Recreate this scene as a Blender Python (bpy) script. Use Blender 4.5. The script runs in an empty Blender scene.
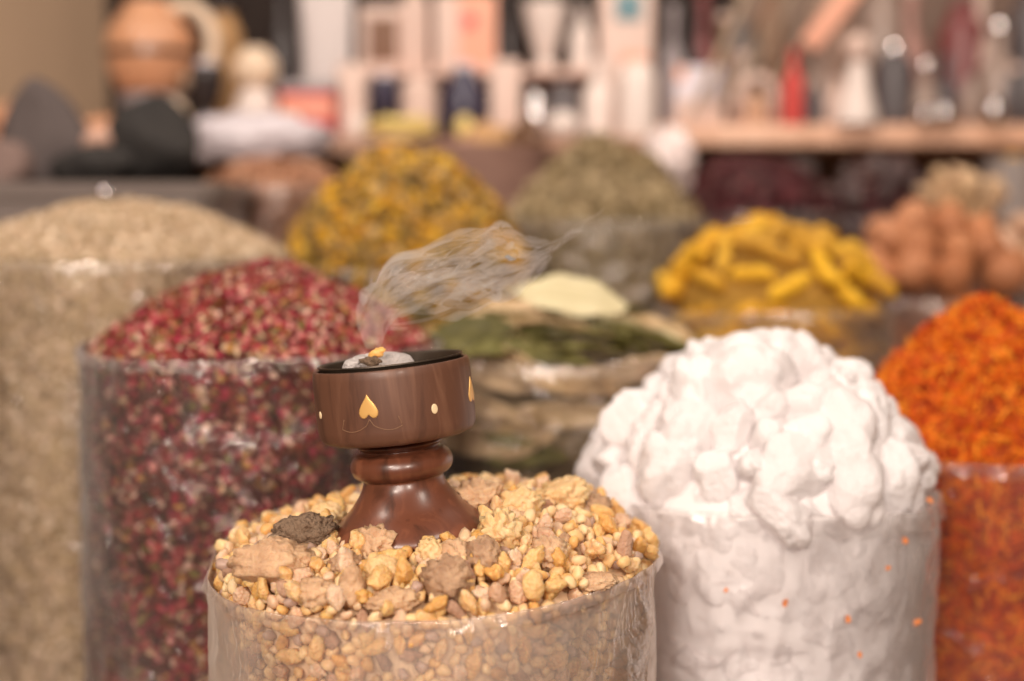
import bpy, math, random
import numpy as np
from mathutils import Vector, Matrix, noise, Euler
random.seed(7); rng = np.random.default_rng(7)
sc = bpy.context.scene
COL = sc.collection
PI = math.pi

# ------------------------------------------------------------------ camera
CAM = Vector((0, 0, 1.30)); PITCH = math.radians(5.6); LENS = 46.0; KY = 46/60; FPX = LENS/36*1024
cam = bpy.data.cameras.new('camera'); cam.lens = LENS; cam.sensor_width = 36
camo = bpy.data.objects.new('camera', cam); COL.objects.link(camo)
camo.location = CAM; camo.rotation_euler = (PI/2-PITCH, 0, 0)
cam.clip_start = 0.05; cam.clip_end = 50
cam.dof.use_dof = True; cam.dof.focus_distance = 0.69; cam.dof.aperture_fstop = 2.6
cam.dof.aperture_blades = 0
sc.camera = camo
FW = Vector((0, math.cos(PITCH), -math.sin(PITCH))); UP = Vector((0, math.sin(PITCH), math.cos(PITCH)))
def ray(px, py):
    return (FW + Vector((1, 0, 0))*((px-512)/FPX) + UP*((340.5-py)/FPX))
def at(px, py, Y):
    d = ray(px, py); return CAM + d*(Y*KY/d.y)     # Y in rows of the stall, KY metres each
def project(p):
    v = Vector(p)-CAM; z = v.dot(FW)
    return 512+v.x/z*FPX, 340.5-v.dot(UP)/z*FPX, z
def m_px(Y):      # metres per pixel at depth Y
    return Y*KY/FPX

# ------------------------------------------------------------------ materials
def N(nt, t, **kw):
    n = nt.nodes.new(t)
    for k, v in kw.items(): setattr(n, k, v)
    return n
def new_mat(name):
    m = bpy.data.materials.new(name); m.use_nodes = True
    nt = m.node_tree; nt.nodes.clear()
    out = N(nt, 'ShaderNodeOutputMaterial'); return m, nt, out
def ramp_node(nt, cols, constant=False):
    r = N(nt, 'ShaderNodeValToRGB'); cr = r.color_ramp
    cr.interpolation = 'CONSTANT' if constant else 'LINEAR'
    n = len(cols)
    while len(cr.elements) < n: cr.elements.new(0.5)
    for i, c in enumerate(cols):
        cr.elements[i].position = (i/n if constant else i/max(1, n-1)); 
    for i, c in enumerate(cols): cr.elements[i].color = (*c, 1)
    return r
def pmat(name, cols, rough=.6, source='island', sss=0, nscale=0, namt=.3, bump=0, bscale=60, metal=0, coat=0, spec=.5, constant=False, alpha=None, trans=0):
    m, nt, out = new_mat(name); L = nt.links.new
    p = N(nt, 'ShaderNodeBsdfPrincipled'); L(p.outputs[0], out.inputs[0])
    p.inputs['Roughness'].default_value = rough; p.inputs['Metallic'].default_value = metal
    p.inputs['Specular IOR Level'].default_value = spec if rough < .5 else spec*.4
    p.inputs['Coat Weight'].default_value = coat; p.inputs['Coat Roughness'].default_value = .12
    if trans: p.inputs['Transmission Weight'].default_value = trans
    tc = N(nt, 'ShaderNodeTexCoord')
    if len(cols) == 1 and not nscale:
        p.inputs['Base Color'].default_value = (*cols[0], 1)
    else:
        if source == 'island': s = N(nt, 'ShaderNodeNewGeometry').outputs['Random Per Island']
        elif source == 'object': s = N(nt, 'ShaderNodeObjectInfo').outputs['Random']
        else: s = None
        if nscale:
            nz = N(nt, 'ShaderNodeTexNoise'); nz.inputs['Scale'].default_value = nscale; nz.inputs['Detail'].default_value = 4
            L(tc.outputs['Object'], nz.inputs['Vector'])
            if s is None: s = nz.outputs['Fac']
            else:
                mth = N(nt, 'ShaderNodeMath', operation='SUBTRACT'); L(nz.outputs['Fac'], mth.inputs[0]); mth.inputs[1].default_value = .5
                m2 = N(nt, 'ShaderNodeMath', operation='MULTIPLY_ADD'); L(mth.outputs[0], m2.inputs[0]); m2.inputs[1].default_value = namt*4
                L(s, m2.inputs[2]); s = m2.outputs[0]
        r = ramp_node(nt, cols, constant); L(s, r.inputs['Fac']); L(r.outputs['Color'], p.inputs['Base Color'])
    if sss:
        p.inputs['Subsurface Weight'].default_value = sss
        p.inputs['Subsurface Radius'].default_value = (1, .75, .5); p.inputs['Subsurface Scale'].default_value = .006
    if bump:
        b = N(nt, 'ShaderNodeBump'); nb = N(nt, 'ShaderNodeTexNoise'); nb.inputs['Scale'].default_value = bscale; nb.inputs['Detail'].default_value = 5
        L(tc.outputs['Object'], nb.inputs['Vector']); L(nb.outputs['Fac'], b.inputs['Height'])
        b.inputs['Strength'].default_value = bump; b.inputs['Distance'].default_value = .004
        L(b.outputs[0], p.inputs['Normal'])
    return m
def film_mat(name, tint=(1, 1, 1), milk=.10, rough=.16, edge=.5, bump=.5, milkcol=(.9, .86, .84)):
    """thin clear polythene: see-through, a little milky, with a fresnel sheen"""
    m, nt, out = new_mat(name); L = nt.links.new
    tc = N(nt, 'ShaderNodeTexCoord')
    mp = N(nt, 'ShaderNodeMapping'); mp.inputs['Scale'].default_value = (17, 17, 11); L(tc.outputs['Object'], mp.inputs['Vector'])
    n1 = N(nt, 'ShaderNodeTexNoise'); n1.inputs['Scale'].default_value = 1.3; n1.inputs['Detail'].default_value = 5; n1.inputs['Distortion'].default_value = 1.4
    L(mp.outputs[0], n1.inputs['Vector'])
    b = N(nt, 'ShaderNodeBump'); b.inputs['Strength'].default_value = bump; b.inputs['Distance'].default_value = .02; L(n1.outputs['Fac'], b.inputs['Height'])
    tr = N(nt, 'ShaderNodeBsdfTransparent'); tr.inputs[0].default_value = (*tint, 1)
    gl = N(nt, 'ShaderNodeBsdfGlossy'); gl.inputs['Roughness'].default_value = rough; gl.inputs[0].default_value = (1, .95, .92, 1); L(b.outputs[0], gl.inputs['Normal'])
    fr = N(nt, 'ShaderNodeFresnel'); fr.inputs['IOR'].default_value = 1.5; L(b.outputs[0], fr.inputs['Normal'])
    f2 = N(nt, 'ShaderNodeMath', operation='MULTIPLY'); L(fr.outputs[0], f2.inputs[0]); f2.inputs[1].default_value = 1.5
    f2.use_clamp = True
    mx = N(nt, 'ShaderNodeMixShader'); L(f2.outputs[0], mx.inputs[0]); L(tr.outputs[0], mx.inputs[1]); L(gl.outputs[0], mx.inputs[2])
    df = N(nt, 'ShaderNodeBsdfDiffuse'); df.inputs[0].default_value = (*milkcol, 1)
    tl = N(nt, 'ShaderNodeBsdfTranslucent'); tl.inputs[0].default_value = (*milkcol, 1)
    dm = N(nt, 'ShaderNodeMixShader'); dm.inputs[0].default_value = .22; L(df.outputs[0], dm.inputs[1]); L(tl.outputs[0], dm.inputs[2])
    lw = N(nt, 'ShaderNodeLayerWeight'); lw.inputs['Blend'].default_value = .35
    mr = N(nt, 'ShaderNodeMapRange'); L(lw.outputs['Facing'], mr.inputs['Value'])
    mr.inputs['To Min'].default_value = milk; mr.inputs['To Max'].default_value = edge
    n2 = N(nt, 'ShaderNodeTexNoise'); n2.inputs['Scale'].default_value = .6; n2.inputs['Detail'].default_value = 3; L(mp.outputs[0], n2.inputs['Vector'])
    mr2 = N(nt, 'ShaderNodeMapRange'); L(n2.outputs['Fac'], mr2.inputs['Value']); mr2.inputs['From Min'].default_value = .35; mr2.inputs['From Max'].default_value = .7
    mr2.inputs['To Min'].default_value = .5; mr2.inputs['To Max'].default_value = 1.7
    mm = N(nt, 'ShaderNodeMath', operation='MULTIPLY'); L(mr.outputs[0], mm.inputs[0]); L(mr2.outputs[0], mm.inputs[1]); mm.use_clamp = True
    m3 = N(nt, 'ShaderNodeMixShader'); L(mm.outputs[0], m3.inputs[0]); L(mx.outputs[0], m3.inputs[1]); L(dm.outputs[0], m3.inputs[2])
    L(m3.outputs[0], out.inputs[0]); return m

# ------------------------------------------------------------------ mesh helpers
def tag(o, label=None, cat=None, group=None, kind=None):
    if label: o['label'] = label
    if cat: o['category'] = cat
    if group: o['group'] = group
    if kind: o['kind'] = kind
    return o
def mesh_obj(name, verts, faces, mat, parent=None, loc=None, smooth=True, rot=None):
    me = bpy.data.meshes.new(name); me.from_pydata([tuple(v) for v in verts], [], [tuple(int(i) for i in f) for f in faces])
    mats = mat if isinstance(mat, (list, tuple)) else [mat]
    for m in mats: me.materials.append(m)
    if smooth: me.polygons.foreach_set('use_smooth', [True]*len(me.polygons))
    me.update()
    o = bpy.data.objects.new(name, me); COL.objects.link(o)
    if parent is not None: o.parent = parent
    if loc is not None: o.location = loc
    if rot is not None: o.rotation_euler = rot
    return o
def empty(name, loc, rot=(0, 0, 0), scale=None):
    o = bpy.data.objects.new(name, None); COL.objects.link(o); o.location = loc; o.rotation_euler = rot; o.empty_display_size = .02
    if scale: o.scale = scale
    return o
def lathe_data(prof, seg=48, cap=True, fn=None):
    V, F = [], []
    n = len(prof)
    for i, (r, z) in enumerate(prof):
        for k in range(seg):
            a = 2*PI*k/seg
            x, y, zz = r*math.cos(a), r*math.sin(a), z
            if fn: x, y, zz = fn(x, y, zz, a, i)
            V.append((x, y, zz))
    for i in range(n-1):
        for k in range(seg):
            k2 = (k+1) % seg
            F.append((i*seg+k, i*seg+k2, (i+1)*seg+k2, (i+1)*seg+k))
    if cap:
        F.append(tuple(range(seg))[::-1]); F.append(tuple(range((n-1)*seg, n*seg)))
    return V, F
def lathe(name, prof, mat, parent=None, loc=None, seg=48, cap=True, rot=None, fn=None):
    V, F = lathe_data(prof, seg, cap, fn)
    o = mesh_obj(name, V, F, mat, parent, loc, rot=rot); sharp(o); return o
def sharp(o, ang=50):
    me = o.data
    try: me.set_sharp_from_angle(angle=math.radians(ang))
    except Exception: pass
def box(name, size, mat, parent=None, loc=(0, 0, 0), bev=.004, rot=None, taper=1.0):
    """bevelled box standing on z=0"""
    import bmesh
    bm = bmesh.new(); bmesh.ops.create_cube(bm, size=1)
    for v in bm.verts:
        t = taper if v.co.z > 0 else 1
        v.co = Vector((v.co.x*size[0]*t, v.co.y*size[1]*t, (v.co.z+.5)*size[2]))
    if bev: bmesh.ops.bevel(bm, geom=bm.edges[:], offset=min(bev, min(size)*.45), segments=3, affect='EDGES', profile=.5)
    me = bpy.data.meshes.new(name); bm.to_mesh(me); bm.free(); me.materials.append(mat)
    me.polygons.foreach_set('use_smooth', [True]*len(me.polygons)); me.update()
    o = bpy.data.objects.new(name, me); COL.objects.link(o); o.location = loc
    if rot: o.rotation_euler = rot
    if parent is not None: o.parent = parent
    sharp(o, 35); return o
def ico(level):
    import bmesh
    bm = bmesh.new(); bmesh.ops.create_icosphere(bm, subdivisions=level, radius=1)
    V = [v.co.copy() for v in bm.verts]; F = [tuple(v.index for v in f.verts) for f in bm.faces]; bm.free(); return V, F
ICO = {l: ico(l) for l in (1, 2, 3, 4)}
def lump_data(seed, level=3, knob=.25, kfreq=1.3, fine=.04, scale=(1, 1, 1), facet=0):
    V, F = ICO[level]; off = Vector((seed*3.17, seed*1.31, seed*.77)); W = []
    for v in V:
        d = noise.voronoi(v*kfreq+off)[0][0]
        r = 1 + knob*(.42-1.75*min(d, .8)**2)*1.3 + fine*noise.noise(v*6+off) + .12*noise.noise(v*1.2+off)
        W.append(v*r)
    rr = random.Random(seed*7+1)
    for _ in range(facet):        # broken flat faces
        n = Vector((rr.gauss(0, 1), rr.gauss(0, 1), rr.gauss(0, 1))).normalized(); c = rr.uniform(.62, .92)
        for q in W:
            e = q.dot(n)-c
            if e > 0: q -= n*e*.92
    return [Vector((v.x*scale[0], v.y*scale[1], v.z*scale[2])) for v in W], F
def lump_mesh(name, mat, **kw):
    V, F = lump_data(**kw); me = bpy.data.meshes.new(name); me.from_pydata([tuple(v) for v in V], [], F)
    me.materials.append(mat); me.polygons.foreach_set('use_smooth', [True]*len(F)); me.update(); return me
def put(name, me, loc, rot, scale, label=None, cat=None, group=None):
    o = bpy.data.objects.new(name, me); COL.objects.link(o); o.location = loc; o.rotation_euler = rot
    o.scale = scale if hasattr(scale, '__len__') else (scale,)*3
    tag(o, label, cat, group); return o
def rrot(): return (random.uniform(0, 2*PI), random.uniform(0, 2*PI), random.uniform(0, 2*PI))

def scatter_join(name, protos, P, R, S, mat, parent=None, extra=None, smooth=False):
    """join many small pieces: protos list of (V ndarray, F ndarray of tris/quads same arity), P Nx3, R Nx3x3, S N or Nx3"""
    VV, FF, base = [], [], 0
    idx = rng.integers(0, len(protos), len(P))
    for k, (V, F) in enumerate(protos):
        s = np.where(idx == k)[0]
        if len(s) == 0: continue
        V = np.array([tuple(v) for v in V]); F = np.array(F)
        Sc = S[s] if S.ndim == 2 else S[s][:, None]*np.ones((1, 3))
        X = V[None]*Sc[:, None, :]
        X = np.einsum('nij,nvj->nvi', R[s], X)+P[s][:, None, :]
        VV.append(X.reshape(-1, 3)); nv = len(V)
        fo = (F[None]+(np.arange(len(s))*nv)[:, None, None]).reshape(-1, F.shape[1])+base
        FF.append(fo); base += nv*len(s)
    V = np.concatenate(VV); arity = FF[0].shape[1]
    loops = np.concatenate([f.reshape(-1) for f in FF]); npoly = sum(len(f) for f in FF)
    mats = mat if isinstance(mat, (list, tuple)) else [mat]
    me = bpy.data.meshes.new(name)
    if extra is not None:       # a body mesh (verts, quads) under the pieces, second material
        EV, EF = extra; EV = np.array([tuple(v) for v in EV]); EF = [tuple(f) for f in EF]
        el = np.array([i for f in EF for i in f])+len(V); ln = np.array([len(f) for f in EF])
        V = np.concatenate([V, EV]); nb = len(EF)
        loops = np.concatenate([loops, el]); tot = np.concatenate([np.full(npoly, arity), ln])
    else: tot = np.full(npoly, arity); nb = 0
    me.vertices.add(len(V)); me.vertices.foreach_set('co', V.reshape(-1).astype(np.float32))
    me.loops.add(len(loops)); me.loops.foreach_set('vertex_index', loops.astype(np.int32))
    me.polygons.add(len(tot)); st = np.concatenate([[0], np.cumsum(tot)[:-1]])
    me.polygons.foreach_set('loop_start', st.astype(np.int32)); me.polygons.foreach_set('loop_total', tot.astype(np.int32))
    for m in mats: me.materials.append(m)
    mi = np.zeros(len(tot), np.int32)
    if nb: mi[-nb:] = min(1, len(mats)-1)
    me.polygons.foreach_set('material_index', mi); sm = np.full(len(tot), smooth); sm[len(tot)-nb:] = True; me.polygons.foreach_set('use_smooth', sm)
    me.update(calc_edges=True); me.validate()
    o = bpy.data.objects.new(name, me); COL.objects.link(o)
    if parent is not None: o.parent = parent
    return o
def rand_R(n, normals=None, tilt=1.0):
    """random rotations; with normals, local z is near the normal"""
    if normals is None: z = rng.normal(size=(n, 3))
    else: z = normals + tilt*rng.normal(size=(n, 3))
    z /= np.linalg.norm(z, axis=1)[:, None]
    t = rng.normal(size=(n, 3)); x = np.cross(t, z); x /= np.linalg.norm(x, axis=1)[:, None]; y = np.cross(z, x)
    return np.stack([x, y, z], axis=2)
# small piece prototypes
def flake(seed):
    r = random.Random(seed); n = 6; V = [(0, 0, .12)]
    for k in range(n):
        a = 2*PI*k/n; d = r.uniform(.65, 1.1); V.append((d*math.cos(a), .7*d*math.sin(a), r.uniform(-.25, .25)))
    return V, [(0, 1+k, 1+(k+1) % n) for k in range(n)]
def sliver(seed, w=.16):
    r = random.Random(seed); c = r.uniform(-.35, .35); V = []; F = []
    for i, t in enumerate((-1, -.33, .33, 1)):
        ww = w*(1.1-abs(t)*.8); zc = c*(1-t*t); yc = r.uniform(-.08, .08)
        V += [(t, yc-ww, zc), (t, yc+ww, zc), (t, yc, zc+ww*1.3)]
    for i in range(3):
        a, b = i*3, i*3+3
        for p, q in ((0, 1), (1, 2), (2, 0)):
            F += [(a+p, b+p, b+q), (a+p, b+q, a+q)]
    F += [(0, 1, 2), (9, 11, 10)]
    return V, F
def grain(seed, sc_=(1, .6, .5), level=1, knob=.25):
    return lump_data(seed, level, knob, 1.3, .09, sc_, facet=4 if level > 1 else 0)
CLEARS = dict()

# ------------------------------------------------------------------ sack geometry
COUNTER = .62
class Sack:
    def __init__(s, px, rim_py, Y, R, H, power=1.6, name='sack', bulge=.02, hf=None, base=COUNTER, zlow=None, seed=1):
        p = at(px, rim_py, Y); s.cx, s.cy, s.zr = p.x, p.y, p.z; Y = p.y; s.R, s.H, s.pw = R, H, power
        s.base = base; s.hf = hf; s.seed = seed; s.bulge = bulge
        bot = at(px, 700, (Y-R)/KY).z; s.zlow = max(base+.01, bot-.03) if zlow is None else zlow
    def h(s, dx, dy):
        t = min(1, math.hypot(dx, dy)/s.R)
        z = s.H*(1-t**s.pw)
        z += (.10*s.H*noise.noise(Vector((dx*22, dy*22, s.seed)))+.05*s.H*noise.noise(Vector((dx*70, dy*70, s.seed))))*(1-t**3)
        if s.hf: z += s.hf(dx/s.R, dy/s.R)*(1-t**6)
        return s.zr+z
    def rad(s, a, z):     # sack outline wobbles a little and bulges between rim and foot
        k = (s.zr-z)/(s.zr-s.base)
        return s.R*(1+s.bulge*math.sin(PI*min(1, max(0, k)))+.012*math.sin(3*a+s.seed)+.008*math.sin(5*a+k*9+s.seed*2))
    def core(s, inset=.006, nr=22, nz=14, seg=64):
        V, F = [], []
        for i in range(nr+1):
            t = (i/nr)
            for k in range(seg):
                a = 2*PI*k/seg; r = (s.rad(a, s.zr)-inset)*max(t, 1e-3)
                V.append((s.cx+r*math.cos(a), s.cy+r*math.sin(a), s.h(r*math.cos(a), r*math.sin(a))-inset))
        for j in range(1, nz+1):
            z = s.zr-inset-(s.zr-inset-s.base-.004)*j/nz
            for k in range(seg):
                a = 2*PI*k/seg; r = s.rad(a, z)-inset; V.append((s.cx+r*math.cos(a), s.cy+r*math.sin(a), z))
        n = nr+nz
        for i in range(n):
            for k in range(seg):
                k2 = (k+1) % seg; F.append((i*seg+k, (i+1)*seg+k, (i+1)*seg+k2, i*seg+k2))
        F.append(tuple(range(seg))[::-1]); F.append(tuple(range(n*seg, (n+1)*seg)))
        return V, F
    def samples(s, nd, nw, inset=.003, zlow=None, facing=-.15):
        """random points (and normals) on the heap and on the camera-side wall"""
        P, Nn = [], []
        e = .002
        for _ in range(nd):
            a = random.uniform(0, 2*PI); r = (s.rad(a, s.zr)-inset)*math.sqrt(random.random())
            dx, dy = r*math.cos(a), r*math.sin(a); z = s.h(dx, dy)
            gx = (s.h(dx+e, dy)-z)/e; gy = (s.h(dx, dy+e)-z)/e
            gx = max(-3, min(3, gx)); gy = max(-3, min(3, gy))
            P.append((s.cx+dx, s.cy+dy, z-inset*.3)); Nn.append((-gx, -gy, 1))
        zl = s.zlow if zlow is None else zlow
        ca = math.atan2(-s.cy, -s.cx)
        while len(P) < nd+nw:
            a = random.uniform(0, 2*PI)
            if math.cos(a-ca) < facing: continue
            z = random.uniform(zl, s.zr); r = s.rad(a, z)-inset
            P.append((s.cx+r*math.cos(a), s.cy+r*math.sin(a), z)); Nn.append((math.cos(a), math.sin(a), 0))
        P = np.array(P); Nn = np.array(Nn, float); Nn /= np.linalg.norm(Nn, axis=1)[:, None]
        return P, Nn
    def hit(s, px, py):
        d = ray(px, py).normalized(); t = .5
        while t < 4:
            p = CAM+d*t; dx, dy = p.x-s.cx, p.y-s.cy
            if math.hypot(dx, dy) < s.R and p.z < s.h(dx, dy): return p
            t += .002
        return at(px, py, s.cy)
    def film(s, mat, label, gap=.003, lip=.012, fold=.018, rimh=None, crink=.0022, rimmat=None, group=None, seg=220, nz=70, cat='sack'):
        """clear plastic sack: closed bottom, crinkled wall, edge folded outward as its own rim part"""
        root = empty('plastic_sack', (s.cx, s.cy, s.base)); tag(root, label, cat, group)
        def top(a): return s.zr+lip*(.6+.4*math.sin(2*a+s.seed))+(rimh(a) if rimh else 0)
        V, F = [], []
        def wob(a, z, amp):
            q = Vector((math.cos(a)*3.2, math.sin(a)*3.2, z*26+s.seed*5))
            r1 = 1-abs(noise.noise(q*1.1))*2; r2 = 1-abs(noise.noise(q*2.7+Vector((7, 1, 3))))*2
            return amp*(r1*.8+r2*.45)
        for j in range(nz+1):
            k = j/nz
            for i in range(seg):
                a = 2*PI*i/seg; zt = top(a); z = s.base+.001+(zt-s.base)*k
                r = s.rad(a, min(z, s.zr))+gap+wob(a, z, crink)
                if k < .02: r -= .006
                V.append((r*math.cos(a), r*math.sin(a), z-s.base))
        for j in range(nz):
            for i in range(seg):
                i2 = (i+1) % seg; F.append((j*seg+i, j*seg+i2, (j+1)*seg+i2, (j+1)*seg+i))
        F.append(tuple(range(seg))[::-1])
        mesh_obj('plastic_wall', V, F, mat, root)
        V, F = [], []; nf = 7
        for j in range(nf+1):
            k = j/nf
            for i in range(seg):
                a = 2*PI*i/seg; zt = top(a)+.0006
                r0 = s.rad(a, s.zr)+gap+wob(a, zt, crink)
                fl = fold*(.75+.35*noise.noise(Vector((math.cos(a)*4, math.sin(a)*4, s.seed))))
                z = zt+.0007*math.sin(PI*min(1, k*3)) - fl*max(0, k-.15)/.85
                r = r0+.0009*math.sin(min(1, k*2.5)*PI/2)+wob(a, z+.3, crink*1.2)*k
                V.append((r*math.cos(a), r*math.sin(a), z-s.base))
        for j in range(nf):
            for i in range(seg):
                i2 = (i+1) % seg; F.append((j*seg+i, (j+1)*seg+i, (j+1)*seg+i2, j*seg+i2))
        mesh_obj('folded_rim', V, F, rimmat or mat, root)
        return root

# ------------------------------------------------------------------ sacks
S_fr = Sack(432, 553, .97, .1250, .026, 2.4, hf=lambda x, y: .012*max(0, x+.1)*(1 if y > -.5 else .6)+.004*math.exp(-((x+.12)**2+(y+.25)**2)*7)-.012*max(0, -x-.3)*(1 if y > 0 else .4), bulge=.0, seed=1)
S_al = Sack(756, 474, 1.18, .1160, .086, 2.1, bulge=.01, seed=2)
S_ro = Sack(264, 345, 1.34, .133, .064, 1.7, bulge=.01, seed=3)
S_gr = Sack(122, 254, 1.68, .161, .052, 1.9, bulge=.01, seed=4)
S_bay = Sack(552, 346, 1.55, .122, .022, 2.0, bulge=.01, seed=5)
S_sa = Sack(980, 437, 1.38, .109, .110, 1.6, bulge=.01, seed=6)
S_tu = Sack(772, 302, 1.86, .124, .082, 2.6, bulge=.0, seed=7)
S_ch = Sack(405, 264, 1.98, .138, .124, 2.3, bulge=.01, seed=8)
S_he = Sack(603, 222, 2.25, .130, .112, 1.5, bulge=.01, seed=9)
S_nu = Sack(932, 292, 2.25, .118, .092, 2.2, bulge=.01, seed=10)
S_br = Sack(276, 188, 2.45, .100, .040, 2.6, bulge=.01, seed=11)
S_hb = Sack(752, 212, 2.62, .130, .078, 2.0, bulge=.01, seed=12)
S_da = Sack(880, 215, 2.84, .086, .078, 2.4, bulge=.01, seed=13)
S_gi = Sack(964, 216, 2.55, .060, .056, 2.6, bulge=.0, seed=14)
S_pe = Sack(1060, 262, 2.42, .082, .072, 2.2, bulge=.0, seed=15)

clear = film_mat('clear_polythene', milk=.05, edge=.28, rough=.10)
clear_rim = film_mat('folded_polythene', milk=.10, edge=.35, rough=.16, milkcol=(.92, .85, .82))
clear_soft = film_mat('soft_polythene', milk=.04, edge=.22, rough=.14)
clear_pink = film_mat('thin_polythene', milk=.015, edge=.26, rough=.12, bump=.9)
milky = film_mat('milky_polythene', milk=.10, edge=.35, rough=.2, milkcol=(.95, .91, .91))

# ---- rose petals
rose = pmat('dried_rose_petals', [(.30, .02, .035), (.40, .035, .05), (.14, .02, .02), (.42, .09, .08), (.50, .05, .10), (.20, .06, .03), (.72, .30, .26), (.22, .18, .05), (.36, .05, .05), (.80, .55, .42), (.08, .03, .02), (.50, .26, .08), (.38, .07, .08), (.24, .03, .05), (.14, .03, .02), (.62, .42, .26), (.08, .04, .025), (.30, .06, .04)], .55, nscale=0, constant=True)
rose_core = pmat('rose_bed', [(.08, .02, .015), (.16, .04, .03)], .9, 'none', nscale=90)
P, Nn = S_ro.samples(9500, 9500); n = len(P)
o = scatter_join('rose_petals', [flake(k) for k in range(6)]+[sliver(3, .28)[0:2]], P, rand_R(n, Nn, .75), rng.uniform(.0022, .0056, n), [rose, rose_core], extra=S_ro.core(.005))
tag(o, 'heap of dried crimson and pink rose petals in the clear sack behind the wooden burner', 'dried petals', kind='stuff')
S_ro.film(clear_pink, 'clear wrinkled plastic sack filled with dried crimson rose petals', lip=.003, fold=.010, crink=.0038, rimmat=clear_pink)

# ---- beige-green flakes, left
gr = pmat('pale_herb_flakes', [(.66, .50, .34), (.76, .60, .44), (.50, .37, .23), (.84, .70, .54), (.36, .26, .14), (.70, .54, .38), (.55, .41, .26)], .7, constant=True)
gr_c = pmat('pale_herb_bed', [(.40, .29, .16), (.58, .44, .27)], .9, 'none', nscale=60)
P, Nn = S_gr.samples(13000, 12000); n = len(P)
o = scatter_join('dried_herb_flakes', [flake(k) for k in range(5)]+[sliver(9, .3)], P, rand_R(n, Nn, .8), rng.uniform(.0022, .0055, n), [gr, gr_c], extra=S_gr.core(.005))
tag(o, 'heap of pale greenish beige dried herb flakes in the tall sack at the far left edge', 'dried herb', kind='stuff')
S_gr.film(clear_soft, 'tall clear plastic sack of pale beige herb flakes at the left edge', lip=-.004, fold=.01, rimmat=clear_soft)

# ---- safflower
sa = pmat('safflower_threads', [(.72, .13, .01), (.84, .24, .015), (.55, .07, .01), (.88, .34, .03), (.66, .10, .01), (.38, .04, .01), (.80, .20, .01)], .6, constant=True)
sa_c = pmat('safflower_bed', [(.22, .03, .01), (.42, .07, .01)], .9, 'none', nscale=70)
P, Nn = S_sa.samples(6500, 5000); n = len(P)
P += Nn*rng.uniform(-.001, .004, n)[:, None]*(Nn[:, 2:3] > .05)
o = scatter_join('safflower_threads', [sliver(k, .17) for k in range(6)], P, rand_R(n, Nn, .7), rng.uniform(.0040, .0095, n), [sa, sa_c], extra=S_sa.core(.004))
tag(o, 'steep heap of vivid orange safflower threads in the sack at the right edge', 'spice', kind='stuff')
S_sa.film(film_mat('pinkish_polythene', milk=.05, edge=.32, milkcol=(.70, .48, .45)), 'clear plastic sack of orange safflower at the right edge', lip=-.004, fold=.012, rimmat=clear_soft)

# ---- chamomile like yellow flowers
ch = pmat('dried_yellow_flowers', [(.36, .19, .03), (.46, .25, .03), (.27, .16, .04), (.66, .36, .02), (.15, .10, .035), (.56, .37, .14), (.34, .22, .06), (.60, .29, .02), (.20, .13, .05), (.46, .29, .11), (.68, .42, .05)], .7, constant=True)
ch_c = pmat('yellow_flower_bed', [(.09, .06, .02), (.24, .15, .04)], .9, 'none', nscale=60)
P, Nn = S_ch.samples(3400, 1200, zlow=S_ch.zr-.08); n = len(P)
P += Nn*rng.uniform(-.004, .009, n)[:, None]
o = scatter_join('dried_yellow_flowers', [grain(k, (1, .9, .7), 1) for k in range(5)], P, rand_R(n, Nn, .9), rng.uniform(.0035, .0085, n), [ch, ch_c], extra=S_ch.core(.006))
tag(o, 'tall heap of dried yellow flower heads behind the rose petals', 'dried flowers', kind='stuff')
S_ch.film(clear_soft, 'clear plastic sack under the tall heap of dried yellow flowers', lip=-.006, fold=.012, rimmat=clear_soft)

# ---- green herb
he = pmat('dried_green_herb', [(.35, .26, .14), (.44, .34, .20), (.25, .18, .09), (.56, .44, .28), (.39, .30, .17), (.18, .13, .07)], .8, constant=True)
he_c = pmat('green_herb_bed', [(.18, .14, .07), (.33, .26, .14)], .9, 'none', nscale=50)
P, Nn = S_he.samples(3000, 2200, zlow=S_he.zr-.16); n = len(P)
P += Nn*rng.uniform(-.002, .004, n)[:, None]*(Nn[:, 2:3] > .05)
o = scatter_join('dried_green_herb', [flake(k) for k in range(5)], P, rand_R(n, Nn, .9), rng.uniform(.005, .010, n), [he, he_c], extra=S_he.core(.006))
tag(o, 'peaked heap of dull olive green dried herb at the back between yellow flowers and turmeric', 'dried herb', kind='stuff')
S_he.film(clear_soft, 'clear shiny plastic sack holding the olive green dried herb', lip=.002, fold=.016, crink=.004, rimmat=clear_soft)

# ---- brown bark chips, left back
br = pmat('brown_bark_chips', [(.40, .19, .11), (.54, .28, .17), (.24, .11, .06), (.64, .38, .25)], .8, constant=True)
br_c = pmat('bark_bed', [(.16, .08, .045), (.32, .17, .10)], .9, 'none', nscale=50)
P, Nn = S_br.samples(1200, 1600, zlow=S_br.zr-.15); n = len(P)
o = scatter_join('brown_bark_chips', [flake(k) for k in range(4)]+[grain(3)], P, rand_R(n, Nn, .9), rng.uniform(.005, .011, n), [br, br_c], extra=S_br.core(.006))
tag(o, 'reddish brown dried bark chips in the sack beside the grey tray', 'spice', kind='stuff')
S_br.film(clear_soft, 'clear plastic sack of reddish brown bark chips beside the grey tray', lip=.0, fold=.012, rimmat=clear_soft)

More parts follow.
